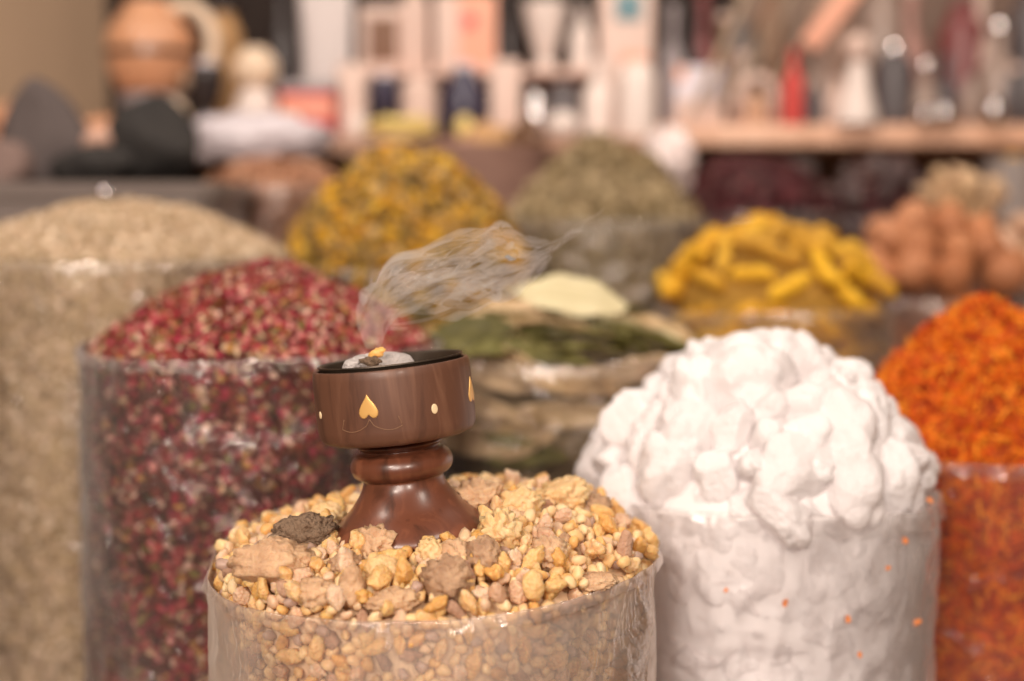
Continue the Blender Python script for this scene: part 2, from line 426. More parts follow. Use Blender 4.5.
# ---- hibiscus
hb = pmat('dark_hibiscus', [(.07, .018, .022), (.12, .03, .035), (.035, .012, .014), (.20, .07, .07), (.10, .05, .045)], .5, constant=True)
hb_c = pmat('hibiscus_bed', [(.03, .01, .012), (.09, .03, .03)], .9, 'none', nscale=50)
P, Nn = S_hb.samples(1100, 600, zlow=S_hb.zr-.08); n = len(P)
o = scatter_join('dried_hibiscus', [flake(k) for k in range(5)]+[grain(5, (1, .8, .5))], P, rand_R(n, Nn, 1.0), rng.uniform(.010, .019, n), [hb, hb_c], extra=S_hb.core(.008))
tag(o, 'heap of dark purple dried hibiscus flowers below the wooden shelf', 'dried flowers', kind='stuff')
S_hb.film(clear_soft, 'clear plastic sack of dark purple hibiscus below the wooden shelf', lip=-.004, fold=.012, rimmat=clear_soft)

# ---- ginger pieces pale and peanuts right edge
gi = pmat('pale_ginger', [(.62, .42, .25), (.72, .52, .33), (.52, .34, .19), (.80, .62, .42)], .7, constant=True)
gi_c = pmat('ginger_bed', [(.36, .23, .13), (.5, .34, .2)], .9, 'none', nscale=50)

# ------------------------------------------------------------------ individual things: nuts, dates, ginger
def pile(S, meshes, name, label, cat, group, rad, n, squash=(1, 1, 1), lift=.5, wall=0, facing=-.1, layers=1, orient=None, maxtry=9000, gap=1.5):
    """drop separate pieces over a heap with spacing; returns list of objects"""
    pts = []; out = []
    tries = 0
    while len(pts) < n and tries < maxtry:
        tries += 1
        onw = random.random() < wall
        if onw: P, Nn = S.samples(0, 1, inset=rad*.9)
        else: P, Nn = S.samples(1, 0, inset=rad*.6)
        p = Vector(P[0]); nn = Vector(Nn[0])
        x, y, z = project(p)
        if x < -40 or x > 1064 or y > 715: continue
        if nn.dot((CAM-p).normalized()) < facing: continue
        if any((p-q).length < rad*gap for q in pts): continue
        pts.append(p)
        if not onw: p = p+nn*rad*lift
        me = random.choice(meshes); s = rad*random.uniform(.85, 1.15)
        rot = orient(nn) if orient else rrot()
        lab = label(p) if callable(label) else label
        out.append(put(name, me, p, rot, s, lab, cat, group))
    return out
nutm = pmat('brown_nut_shell', [(.44, .17, .075), (.55, .24, .11), (.38, .15, .07), (.58, .28, .15)], .5, 'object', nscale=3, namt=.2, bump=.6, bscale=2.5)
nut = [lump_mesh('nut', nutm, seed=40+k, level=3, knob=.08, kfreq=2, fine=.05, scale=(1, .92, 1.08)) for k in range(3)]
V, F = S_nu.core(.03)
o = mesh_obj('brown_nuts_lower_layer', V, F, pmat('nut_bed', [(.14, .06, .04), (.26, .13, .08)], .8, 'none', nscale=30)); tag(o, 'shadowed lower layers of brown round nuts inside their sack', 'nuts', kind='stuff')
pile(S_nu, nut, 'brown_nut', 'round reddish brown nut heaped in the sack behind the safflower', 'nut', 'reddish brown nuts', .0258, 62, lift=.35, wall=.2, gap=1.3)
S_nu.film(clear_soft, 'clear plastic sack of round reddish brown nuts', lip=-.01, fold=.012, rimmat=clear_soft)

datem = pmat('dark_dates', [(.05, .03, .03), (.10, .06, .055), (.07, .045, .05), (.16, .09, .08)], .35, 'object', nscale=4, bump=.6, bscale=4)
date = [lump_mesh('date', datem, seed=60+k, level=3, knob=.15, kfreq=2, fine=.1, scale=(1.35, .8, .75)) for k in range(3)]
V, F = S_da.core(.02)
o = mesh_obj('dark_date_bed', V, F, hb_c); tag(o, 'dark lower layers of dried limes inside their sack', 'dried limes', kind='stuff')
pile(S_da, date, 'dried_lime', 'dark brown dried lime piled in the sack under the right of the shelf', 'dried lime', 'dark dried limes', .019, 55, lift=.3, wall=.2)
S_da.film(clear_soft, 'clear plastic sack of dark brown dried limes', lip=-.006, fold=.012, rimmat=clear_soft)

gim = pmat('ginger_skin', [(.62, .40, .24), (.74, .52, .34), (.55, .36, .2)], .7, 'object', nscale=4, bump=.5, bscale=5)
ging = [lump_mesh('ginger', gim, seed=70+k, level=3, knob=.4, kfreq=1.4, fine=.08, scale=(1.4, .8, .6)) for k in range(4)]
V, F = S_gi.core(.015); o = mesh_obj('ginger_bed', V, F, gi_c); tag(o, 'lower layers of pale dried ginger inside their small sack', 'dried ginger', kind='stuff')
pile(S_gi, ging, 'dried_ginger', 'pale knobbly dried ginger piece in the small sack behind the brown nuts', 'ginger', 'pale dried ginger pieces', .018, 50, lift=.4, wall=.3)
S_gi.film(clear_soft, 'small clear plastic sack of pale dried ginger under the shelf', lip=-.006, fold=.01, rimmat=clear_soft)
pem = pmat('pale_shell', [(.66, .40, .27), (.74, .50, .36), (.58, .35, .23)], .6, 'object', nscale=4, bump=.4, bscale=6)
pea = [lump_mesh('peanut', pem, seed=80+k, level=3, knob=.15, kfreq=1.4, fine=.05, scale=(1.4, .85, .8)) for k in range(3)]
V, F = S_pe.core(.012); o = mesh_obj('pale_seed_bed', V, F, gi_c); tag(o, 'lower layers of pale pinkish pods at the right edge', 'pods', kind='stuff')
pile(S_pe, pea, 'pale_pod', 'pale pinkish beige dried pod in the sack cut off by the right edge', 'dried pod', 'pale pinkish pods', .019, 60, lift=.4, wall=.3)
S_pe.film(clear_soft, 'clear plastic sack of pale pinkish pods at the right edge', lip=-.006, fold=.01, rimmat=clear_soft)

# ---- yellow heap far right under the shelf
ym = pmat('yellow_powder', [(.85, .42, .04), (.95, .55, .08)], .8, 'none', nscale=50, bump=.5, bscale=80)
p = at(1012, 176, 2.95)

# ---- turmeric fingers
tum = pmat('turmeric_skin', [(.66, .34, .02), (.80, .46, .03), (.72, .38, .03), (.50, .27, .04), (.84, .50, .05)], .65, 'object', nscale=5, namt=.12, bump=.5, bscale=6)
def finger_mesh(seed):
    r = random.Random(seed); seg = 14; n = 16; V, F = [], []
    bend = r.uniform(-.35, .35); ph = r.uniform(0, 6)
    for i in range(n+1):
        t = -1+2*i/n; rr = .31*math.sqrt(max(0.0, 1-abs(t)**4))*(1+.13*math.sin(t*9+ph)+.08*math.sin(t*23+ph)) + .002
        cy = bend*(1-t*t); cz = .1*math.sin(t*3+ph)
        for k in range(seg):
            a = 2*PI*k/seg; q = rr*(1+.10*noise.noise(Vector((math.cos(a), math.sin(a), t*3+seed))))
            V.append((t, cy+q*math.cos(a), cz+q*math.sin(a)))
    for i in range(n):
        for k in range(seg):
            k2 = (k+1) % seg; F.append((i*seg+k, i*seg+k2, (i+1)*seg+k2, (i+1)*seg+k))
    F.append(tuple(range(seg))[::-1]); F.append(tuple(range(n*seg, (n+1)*seg)))
    me = bpy.data.meshes.new('turmeric'); me.from_pydata(V, [], F); me.materials.append(tum)
    me.polygons.foreach_set('use_smooth', [True]*len(F)); me.update(); return me
fing = [finger_mesh(k) for k in range(6)]
def lie(nn):
    """lie on the surface with the long axis along it, mostly sideways"""
    z = (nn+Vector((random.gauss(0, .25), random.gauss(0, .25), random.gauss(0, .2)))).normalized()
    a = random.gauss(0, .6); x = Vector((math.cos(a), math.sin(a), random.gauss(0, .15)))
    x = (x-z*x.dot(z)).normalized(); y = z.cross(x)
    return Matrix((x, y, z)).transposed().to_euler()
V, F = S_tu.core(.018)
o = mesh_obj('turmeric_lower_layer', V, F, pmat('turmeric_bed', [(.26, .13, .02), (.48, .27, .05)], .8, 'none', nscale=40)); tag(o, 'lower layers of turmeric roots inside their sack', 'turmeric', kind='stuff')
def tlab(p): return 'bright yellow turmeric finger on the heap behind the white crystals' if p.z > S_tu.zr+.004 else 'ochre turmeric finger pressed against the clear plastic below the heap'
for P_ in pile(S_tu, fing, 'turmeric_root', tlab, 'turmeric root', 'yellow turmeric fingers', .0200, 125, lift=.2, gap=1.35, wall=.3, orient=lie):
    P_.scale = [v*1.38 for v in P_.scale]
S_tu.film(clear_soft, 'clear plastic sack under the yellow turmeric fingers', lip=-.008, fold=.014, rimmat=clear_soft)

# ---- bay leaves
def leaf_mesh(seed, mat):
    r = random.Random(seed); nu, nv = 18, 6; V, F = [], []; cb = r.uniform(-.25, .35); ph = r.uniform(0, 6); tw = r.uniform(-.5, .5)
    for side in (0, 1):
        for i in range(nu+1):
            t = i/nu; w = .30*math.sin(PI*min(1, t*.97+.01))**.75*(1-.25*t)+.004
            for j in range(nv+1):
                s = -1+2*j/nv; x = -1+2*t; y = w*s
                z = cb*(1-x*x)*.5+.16*abs(s)*w*2+.03*math.sin(9*x+ph)*abs(s)+tw*s*w*x - side*.012
                V.append((x, y, z))
    off = (nu+1)*(nv+1)
    idx = lambda i, j, sd: sd*off+i*(nv+1)+j
    for i in range(nu):
        for j in range(nv):
            F.append((idx(i, j, 0), idx(i+1, j, 0), idx(i+1, j+1, 0), idx(i, j+1, 0)))
            F.append((idx(i, j, 1), idx(i, j+1, 1), idx(i+1, j+1, 1), idx(i+1, j, 1)))
        F.append((idx(i, 0, 0), idx(i, 0, 1), idx(i+1, 0, 1), idx(i+1, 0, 0)))
        F.append((idx(i, nv, 0), idx(i+1, nv, 0), idx(i+1, nv, 1), idx(i, nv, 1)))
    # stalk and raised mid rib
    b = len(V)
    for i in range(12):
        x = -1.22+2.1*i/11; z = cb*(1-min(1, abs(x))**2)*.5+.008
        q = .018*(1-.06*i)
        for a in (0, 2.1, 4.2): V.append((x, q*math.cos(a), z+q*math.sin(a)))
    for i in range(11):
        for k in range(3):
            k2 = (k+1) % 3; F.append((b+i*3+k, b+(i+1)*3+k, b+(i+1)*3+k2, b+i*3+k2))
    me = bpy.data.meshes.new('bay_leaf'); me.from_pydata(V, [], F); me.materials.append(mat)
    me.polygons.foreach_set('use_smooth', [True]*len(F)); me.update(); return me
lf_pale = pmat('pale_dry_leaf', [(.62, .55, .32), (.70, .62, .40)], .5, 'none', nscale=4)
lf_tan = pmat('tan_dry_leaf', [(.55, .38, .21), (.68, .50, .31), (.44, .30, .15)], .5, 'object', nscale=4)
lf_green = pmat('olive_dry_leaf', [(.15, .14, .04), (.26, .23, .08), (.10, .09, .03)], .5, 'object', nscale=4)
LT = [leaf_mesh(k, lf_tan) for k in range(4)]; LG = [leaf_mesh(k+10, lf_green) for k in range(4)]
V, F = S_bay.core(.030)
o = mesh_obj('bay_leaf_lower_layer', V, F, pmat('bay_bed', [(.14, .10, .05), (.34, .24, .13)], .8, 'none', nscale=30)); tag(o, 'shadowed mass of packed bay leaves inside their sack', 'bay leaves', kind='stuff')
def blab(c): 
    return lambda p: ('%s dried bay leaf lying on top of the leaf sack behind the burner' % c) if p.z > S_bay.zr-.002 else ('%s dried bay leaf pressed against the plastic behind the burner' % c)
pl = []
pl += pile(S_bay, LG, 'bay_leaf', blab('dark olive'), 'bay leaf', 'olive bay leaves', .016, 40, lift=.3, wall=.2, orient=lie)
pl += pile(S_bay, LT, 'bay_leaf', blab('light tan'), 'bay leaf', 'tan bay leaves', .014, 60, lift=.45, wall=.8, orient=lie)
for q in pl: q.scale = [v*(3.3 if q.data in LT else 3.0) for v in q.scale]
q = put('bay_leaf', leaf_mesh(33, lf_pale), at(570, 300, 1.47), (math.radians(48), math.radians(8), math.radians(6)), (.050, .082, .056), 'large pale yellow green bay leaf standing out on top of the leaf sack', 'bay leaf', 'pale bay leaves')
q = put('bay_leaf', leaf_mesh(34, lf_pale), at(640, 330, 1.46), (math.radians(-10), math.radians(12), math.radians(-14)), (.040, .040, .040), 'narrow pale bay leaf beside the white crystals', 'bay leaf', 'pale bay leaves')
q = put('bay_leaf', LG[1], at(468, 335, 1.42), (math.radians(60), math.radians(-10), math.radians(10)), (.040, .060, .040), 'broad olive bay leaf bent down over the rim beside the burner cup', 'bay leaf', 'olive bay leaves')
S_bay.film(film_mat('dusty_polythene', milk=.015, edge=.22, bump=.9, rough=.12), 'clear plastic sack packed with bay leaves behind the burner', lip=-.003, fold=.016, crink=.003, rimmat=clear_soft)

# ---- alum crystals
alm = pmat('white_crystal', [(.78, .725, .72), (.84, .80, .80)], .45, 'object', nscale=2, bump=.5, bscale=5)
alc = pmat('crystal_bed', [(.84, .79, .785), (.88, .84, .84)], .6, 'none', nscale=30)
al = [lump_mesh('alum', alm, seed=100+k, level=4, knob=.18, kfreq=1.2, fine=.07, facet=3, scale=(1.1, random.uniform(.75, 1), random.uniform(.6, .9))) for k in range(8)]
V, F = S_al.core(.004)
o = mesh_obj('crystal_lower_layer', V, F, alc); tag(o, 'packed inner mass of white crystals inside their sack', 'crystals', kind='stuff')
def allab(p): return 'white rounded alum crystal on top of the white heap' if p.z > S_al.zr+.01 else 'white alum crystal behind the clear plastic of its sack'
big = []
for (px, py, r) in ((742, 368, .027), (792, 366, .024), (735, 385, .030), (790, 362, .022), (765, 385, .026), (835, 430, .034), (792, 470, .030), (778, 512, .022), (700, 400, .030), (600, 470, .022), (640, 430, .030), (862, 425, .026), (890, 478, .024), (668, 470, .026), (850, 485, .026), (690, 440, .026), (625, 500, .024)):
    p = S_al.hit(px, py); big.append(p)
    put('alum_crystal', random.choice(al), p+Vector((0, .001, -.001)), rrot(), r, allab(p), 'crystal', 'white alum crystals')
pile(S_al, al, 'alum_crystal', allab, 'crystal', 'white alum crystals', .0175, 120, lift=.12, wall=0, gap=1.2)
for q in pile(S_al, al, 'alum_crystal', allab, 'crystal', 'white alum crystals', .0180, 150, wall=1, gap=.95, facing=.1):
    v = Vector((q.location.x-S_al.cx, q.location.y-S_al.cy, 0)).normalized()
    q.rotation_euler = (0, 0, 0); q.matrix_basis = Matrix.LocRotScale(q.location+v*.0055, v.to_track_quat('Z', 'Y') @ Euler((0, 0, random.uniform(0, 6.3))).to_quaternion(), Vector((q.scale[0], q.scale[1], q.scale[2]*.62)))
S_al.film(milky, 'clear plastic sack filled with white alum crystals', lip=-.01, fold=.016, crink=.0035, rimmat=clear_soft)
orsp = pmat('orange_speck', [(.75, .25, .08)], .7)
for (px, py) in ((888, 568), (918, 622), (785, 603), (848, 618), (905, 540), (860, 655), (726, 590), (930, 500)):
    for Y in (S_al.cy-S_al.R-.001,):
        # on the camera side of the sack wall
        d = ray(px, py).normalized(); t = .8
        while t < 1.5:
            p = CAM+d*t
            if math.hypot(p.x-S_al.cx, p.y-S_al.cy) < S_al.rad(math.atan2(p.y-S_al.cy, p.x-S_al.cx), p.z)+.006: break
            t += .0005
        V, F = flake(px); o = put('safflower_thread', mesh_obj('tmp', V, F, orsp).data, p, (random.uniform(1, 2), random.uniform(0, 3), 0), random.uniform(.0022, .0035), 'tiny orange safflower thread stuck on the plastic of the white crystal sack', 'spice', 'orange specks on the crystal sack')
for o in [o for o in bpy.data.objects if o.name.startswith('tmp')]: bpy.data.objects.remove(o)

# ---- frankincense
def resin(name, cols, sss=.6, rough=.33):
    m = pmat(name, cols, rough, 'object', sss=sss, nscale=1.6, namt=.14, bump=.5, bscale=3)
    m.node_tree.nodes['Principled BSDF'].inputs['Subsurface Scale'].default_value = .004
    return m
fr_y = resin('pale_amber_resin', [(.78, .47, .17), (.84, .56, .26), (.72, .38, .10), (.82, .55, .30)])
fr_p = resin('pinkish_resin', [(.72, .46, .29), (.80, .57, .39), (.62, .38, .24)])
fr_b = resin('brownish_resin', [(.42, .23, .14), (.55, .34, .23), (.32, .18, .12)], .3, .6)
fr_d = pmat('dark_resin', [(.10, .06, .04), (.30, .20, .13), (.05, .035, .03)], .8, 'none', nscale=5, bump=1, bscale=6)
stuffm = pmat('resin_grains', [(.80, .51, .23), (.85, .59, .30), (.76, .43, .15), (.72, .48, .31), (.82, .56, .29), (.74, .50, .30), (.86, .63, .36), (.46, .31, .24), (.84, .57, .31)], .45, sss=.3, constant=True)
fbed = pmat('resin_bed', [(.68, .46, .28), (.80, .58, .37)], .8, 'none', nscale=80)
small = {}
for key, m in (('pale amber', fr_y), ('pinkish beige', fr_p), ('brownish', fr_b)):
    small[key] = [lump_mesh('nugget', m, seed=200+k+len(key)*7, level=3, knob=.24+.1*(k % 3), kfreq=1.1, fine=.07, facet=5, scale=(1.25+.12*(k % 2), .85, .72)) for k in range(5)]
# large lumps that can be told apart:   px, py, width px, height px, material, knob, label
clumps = [
 (302, 536, 62, 40, fr_d, .5, 'dark brown crusty resin clump at the left foot of the burner'),
 (272, 567, 84, 50, fr_p, .35, 'largest pinkish rough resin lump at the left of the front sack'),
 (375, 546, 48, 34, fr_p, .6, 'knobbly pinkish resin lump leaning on the front of the burner foot'),
 (383, 573, 38, 30, fr_y, .12, 'smooth rounded yellow resin lump below the knobbly one in front of the burner'),
 (344, 566, 34, 26, fr_b, .35, 'brownish resin lump just left of the smooth yellow one'),
 (351, 590, 28, 42, fr_p, .2, 'upright pointed pinkish resin lump in front of the burner'),
 (392, 604, 54, 26, fr_p, .4, 'wide flat pinkish resin lump near the front plastic'),
 (430, 556, 30, 30, fr_y, .35, 'beige angular resin lump touching the right front of the burner foot'),
 (447, 582, 54, 46, fr_b, .35, 'big rounded grey brown resin lump in front of the burner at right'),
 (452, 558, 40, 30, fr_p, .35, 'orange pink resin lump sitting above the big rounded one'),
 (484, 560, 38, 40, fr_b, .4, 'rough brown resin lump right of the big rounded one'),
 (500, 533, 42, 44, fr_y, .55, 'tall knobbly yellow resin clump right of the burner foot'),
 (478, 500, 54, 34, fr_p, .6, 'lumpy beige resin clump behind the right of the burner foot'),
 (520, 506, 44, 34, fr_y, .5, 'yellow resin clump on the back of the heap between two larger ones'),
 (562, 496, 52, 38, fr_y, .55, 'tall golden resin clump at the back right of the front sack'),
 (594, 508, 34, 26, fr_b, .4, 'brown edged resin clump at the back right end of the heap'),
 (548, 556, 40, 34, fr_p, .4, 'pale pink resin clump in the middle of the right side of the heap'),
 (564, 545, 18, 20, fr_b, .25, 'small dark brown resin piece in the right half of the heap'),
 (314, 596, 44, 30, fr_p, .5, 'crumbly pinkish brown resin lump at the left front against the plastic'),
 (287, 590, 28, 22, fr_y, .4, 'small golden resin lump left of the crumbly one at the front'),
 (326, 515, 34, 22, fr_y, .3, 'pale resin lump behind the left side of the burner foot'),
 (596, 584, 46, 18, fr_p, .3, 'long pinkish resin lump near the front right rim'),
]
mp = .93/FPX
cl = []
for i, (px, py, w, h, m, kn, lab) in enumerate(clumps):
    p = S_fr.hit(px, py+h*.40); s = p.y/FPX
    rx, rz = w/2*s*1.06, h/2*s*1.06
    V, F = lump_data(300+i*3, 4, kn*.8 if kn < .3 else kn*.62, 1.5 if kn < .3 else 2.9, .10 if kn < .3 else .22, (rx, (rx+rz)*.5, rz), facet=2)
    o = mesh_obj('resin_lump', V, F, m, loc=p+Vector((0, .006, rz*.72)), rot=(0, random.uniform(-.15, .15), 0))
    mm = m.copy() if False else m
    tag(o, lab, 'resin lump', 'large frankincense lumps'); cl.append((o.location.copy(), max(rx, rz)))
# object-space noise on real-size meshes needs a finer scale
for m_, k in ((fr_d, 80), ):
    for nd in m_.node_tree.nodes:
        if nd.type == 'TEX_NOISE': nd.inputs['Scale'].default_value *= k
def rescale_copy(m, k):
    c = m.copy(); c.name = m.name+'_lump'
    for nd in c.node_tree.nodes:
        if nd.type == 'TEX_NOISE': nd.inputs['Scale'].default_value *= k
    return c
def lump_resin(name, cols, rough=.5):
    return pmat(name, cols, rough, 'none', sss=.35, nscale=75, bump=.7, bscale=260)
rc = {fr_y: lump_resin('golden_resin_lump', [(.44, .25, .10), (.80, .50, .22), (.86, .60, .32), (.88, .68, .44)], .4),
      fr_p: lump_resin('pinkish_resin_lump', [(.20, .11, .07), (.52, .31, .18), (.72, .47, .28), (.82, .62, .44)]),
      fr_b: lump_resin('brown_resin_lump', [(.12, .07, .05), (.34, .20, .12), (.56, .36, .22), (.74, .54, .38)], .6)}
for o in bpy.data.objects:
    if o.name.startswith('resin_lump') and o.data.materials[0] in rc: o.data.materials[0] = rc[o.data.materials[0]]

BX = at(410, 546, .925); BURN = Vector((BX.x, BX.y, at(410, 535, .925).z))
0 and print('BURN', BURN, 'heap', S_fr.h(BURN.x-S_fr.cx, BURN.y-S_fr.cy))
cand = []; cells = {}
def ok(p, r, f=1.45):
    c = tuple(int(math.floor(v/.012)) for v in p)
    for dx in (-1, 0, 1):
        for dy in (-1, 0, 1):
            for dz in (-1, 0, 1):
                for q, rq in cells.get((c[0]+dx, c[1]+dy, c[2]+dz), ()):
                    if (p-q).length < (r+rq)*f*.5: return False
    cells.setdefault(c, []).append((p, r)); return True
for layer, (nd, nw, f) in enumerate(((9000, 9000, 1.35), (2500, 0, 1.7))):
    if layer == 1: cells.clear()
    P, Nn = S_fr.samples(nd, nw, inset=.0045, facing=.0)
    order = rng.permutation(len(P))
    for k in order:
        p = Vector(P[k]); nn = Vector(Nn[k]); r = random.choice((.0033, .0038, .0042, .0046, .0050, .0057)) * (1 if layer == 0 else 1.1)
        top = nn.z > .3
        if math.hypot(p.x-BURN.x, p.y-BURN.y) < .0405 and top: continue
        if any((p-q).length < rq*.62 for q, rq in cl): continue
        x, y, z = project(p)
        if x < 190 or x > 690 or y > 700: continue
        if not ok(p, r, f): continue
        p2 = p+nn*(r*.35 if top else 0)
        if layer == 1: p2 = p+nn*r*1.3
        vis = r/z*(1.0 if top else .97)
        cand.append((vis, p2, r, top))
cand.sort(key=lambda c: -c[0])
def zone(p, top):
    x, y, z = project(p)
    if not top: return 'pressed against the front plastic of the sack'
    if x < 330: return 'on the heap left of the burner'
    if x > 490: return 'on the heap right of the burner'
    return 'on the heap in front of the burner'
for vis, p, r, top in cand[:300]:
    key = random.choices(('pale amber', 'pinkish beige', 'brownish'), (.68, .22, .10))[0]
    put('frankincense_nugget', random.choice(small[key]), p, rrot(), r, 'small %s frankincense nugget %s' % (key, zone(p, top)), 'frankincense', 'small frankincense nuggets')
rest = cand[300:]
P = np.array([tuple(c[1]) for c in rest]); S_ = np.array([c[2] for c in rest]); n = len(P)
o = scatter_join('frankincense_grains', [grain(500+k, (1.15, .85, .75), 2, .25) for k in range(8)], P, rand_R(n), S_, [stuffm, fbed], extra=S_fr.core(.0075), smooth=True)
tag(o, 'remaining small amber frankincense grains filling the front sack', 'frankincense', kind='stuff')
print('NUGGETS', len(cand))
S_fr.film(film_mat('front_polythene', milk=.17, edge=.36, rough=.09, bump=.6, milkcol=(1, .90, .80)), 'clear plastic sack of frankincense under the wooden burner', gap=.0012, lip=-.002, fold=.007,
          rimh=lambda a: .010*max(0, math.cos(a-2.4))**2+.004*math.cos(a), crink=.0022, rimmat=film_mat('front_rim_polythene', milk=.05, edge=.20, rough=.13, bump=.35, milkcol=(.95, .84, .78)))

# ------------------------------------------------------------------ wooden incense burner
def wood_mat(name, dark, mid, light, scale=9, rough=.32, coat=.35):
    m, nt, out = new_mat(name); L = nt.links.new
    p = N(nt, 'ShaderNodeBsdfPrincipled'); L(p.outputs[0], out.inputs[0])
    tc = N(nt, 'ShaderNodeTexCoord'); mpn = N(nt, 'ShaderNodeMapping'); mpn.inputs['Scale'].default_value = (scale*9, scale*9, scale*1.1)
    mpn.inputs['Rotation'].default_value = (.08, .12, 0)
    L(tc.outputs['Object'], mpn.inputs['Vector'])
    n1 = N(nt, 'ShaderNodeTexNoise'); n1.inputs['Scale'].default_value = 1.0; n1.inputs['Detail'].default_value = 6; n1.inputs['Distortion'].default_value = .8; L(mpn.outputs[0], n1.inputs['Vector'])
    r = ramp_node(nt, [dark, mid, mid, light]); r.color_ramp.elements[0].position = .3; r.color_ramp.elements[3].position = .72
    r.color_ramp.elements[1].position = .45; r.color_ramp.elements[2].position = .55
    L(n1.outputs['Fac'], r.inputs['Fac']); L(r.outputs[0], p.inputs['Base Color'])
    p.inputs['Roughness'].default_value = rough; p.inputs['Coat Weight'].default_value = coat; p.inputs['Coat Roughness'].default_value = .2
    b = N(nt, 'ShaderNodeBump'); b.inputs['Strength'].default_value = .12; b.inputs['Distance'].default_value = .001; L(n1.outputs['Fac'], b.inputs['Height']); L(b.outputs[0], p.inputs['Normal'])
    return m
wcup = wood_mat('burner_cup_wood', (.060, .024, .014), (.125, .052, .029), (.205, .095, .055), rough=.5, coat=.08)
wstem = wood_mat('burner_stem_wood', (.060, .020, .010), (.15, .048, .024), (.25, .085, .042), rough=.34, coat=.35)
brass = pmat('brass_inlay', [(.86, .50, .16)], .35, metal=.35)
dotm = pmat('pale_inlay', [(.85, .66, .40)], .4)
scrollm = pmat('fine_scroll', [(.24, .13, .075)], .5)
blackmetal = pmat('dark_dish_metal', [(.035, .025, .018), (.09, .065, .045)], .42, 'none', nscale=60, metal=.6)
u = .925*KY/FPX*1.0       # one photo pixel in metres at the burner
B = empty('incense_burner', BURN, (math.radians(-1.5), math.radians(-6.0), math.radians(0)))
tag(B, 'turned dark wooden incense burner with brass heart inlay standing in the frankincense', 'incense burner')
HB = 178*u       # height of the cup rim over the foot
ZC = HB-76*u     # underside of the cup
def pr(lst): return [(r*u, z*u) for r, z in lst]
zc = ZC/u
stem = pr([(0.1, 0), (70, 0), (80, 2), (81, 6), (77, 13), (68, 22), (57, 32), (49, 42), (43.5, 51), (41, 58), (41, 61), (44, 62.5), (49, 66), (51.5, 71), (52, 76), (50, 82), (45.5, 87), (41, 89), (39.5, 91), (41.5, 93), (43.5, 95), (43, 97), (40, 99), (38, zc-1), (38, zc+3), (.1, zc+3)])
def smooth_prof(p, k=4):
    out = []
    for i in range(len(p)-1):
        p0 = p[max(0, i-1)]; p1 = p[i]; p2 = p[i+1]; p3 = p[min(len(p)-1, i+2)]
        for j in range(k):
            t = j/k; out.append(tuple(.5*((2*p1[a])+(-p0[a]+p2[a])*t+(2*p0[a]-5*p1[a]+4*p2[a]-p3[a])*t*t+(-p0[a]+3*p1[a]-3*p2[a]+p3[a])*t**3) for a in (0, 1)))
    out.append(p[-1]); return [(max(.00005, a), b) for a, b in out]
lathe('pedestal', smooth_prof(stem), wstem, B, seg=96)
cup = pr([(.1, zc), (60, zc), (70, zc+.5), (76, zc+3), (79, zc+8), (80, zc+16), (80.2, zc+40), (79.5, zc+66), (79, zc+72.5), (78, zc+74.5), (75.5, zc+75), (73.5, zc+74), (73, zc+70), (72.5, zc+32), (70, zc+28), (.1, zc+27)])
lathe('cup', cup, wcup, B, seg=128)
dish = pr([(.1, zc+30), (58, zc+30), (64, zc+34), (68, zc+50), (71, zc+70), (71.8, zc+76.5), (73.8, zc+78), (73.4, zc+79.4), (71.2, zc+79.2), (69.6, zc+77), (68.5, zc+69), (65.5, zc+50), (62, zc+38), (56, zc+34), (.1, zc+33)])
lathe('metal_dish', dish, blackmetal, B, seg=96)
# inlays follow the cup wall
def wall_patch(name, outline, a0, z0, mat, th=.0004, lift=.00002):
    """flat outline (in px units x,z) wrapped on the cup wall at angle a0"""
    import bmesh
    R_ = 80.2*u; bm = bmesh.new()
    def W(x, z, r): 
        a = a0+x*u/R_; return (r*math.cos(a), r*math.sin(a), (z0+z)*u)
    ctr = (sum(x for x, z in outline)/len(outline), sum(z for x, z in outline)/len(outline))
    rings = []
    for rr, sc_ in ((R_-.0006, 1), (R_+th*.6, 1), (R_+th, .88), (R_+th, .45)):
        rings.append([bm.verts.new(W(ctr[0]+(x-ctr[0])*sc_, ctr[1]+(z-ctr[1])*sc_, rr)) for x, z in outline])
    cv = bm.verts.new(W(ctr[0], ctr[1], R_+th)); n = len(outline)
    for a, b in zip(rings, rings[1:]):
        for k in range(n): bm.faces.new((a[k], a[(k+1) % n], b[(k+1) % n], b[k]))
    for k in range(n): bm.faces.new((rings[-1][k], rings[-1][(k+1) % n], cv))
    bmesh.ops.recalc_face_normals(bm, faces=bm.faces[:])
    me = bpy.data.meshes.new(name); bm.to_mesh(me); bm.free(); me.materials.append(mat)
    me.polygons.foreach_set('use_smooth', [True]*len(me.polygons))
    o = bpy.data.objects.new(name, me); COL.objects.link(o); o.parent = B; return o
heart = []
half = [(0, 13.5), (1.6, 10.5), (4, 7), (7, 3), (9.4, -1.5), (10.4, -5), (9.8, -8.2), (7.8, -10.6), (5, -11.2), (2.6, -10), (.9, -8), (0, -7.2)]
heart = half+[(-x, z) for x, z in half[-2:0:-1]]
dot = [(3.4*math.cos(k*PI/8), 4.9*math.sin(k*PI/8)) for k in range(16)]
zmid = zc+38
h = math.degrees
def ang(dx): return -PI/2+math.asin(max(-1, min(1, dx/80)))
wall_patch('brass_heart', [(x*.93, z*.93) for x, z in heart], ang(-18), zmid+3, brass)
wall_patch('brass_heart', heart, ang(-18)+math.radians(92), zmid+3, brass)
wall_patch('brass_heart', heart, ang(-18)-math.radians(92), zmid+3, brass)
wall_patch('inlay_dot', dot, ang(44), zmid-6, dotm)
wall_patch('inlay_dot', [(x*.75, z*.75) for x, z in dot], ang(-70), zmid-4, dotm)
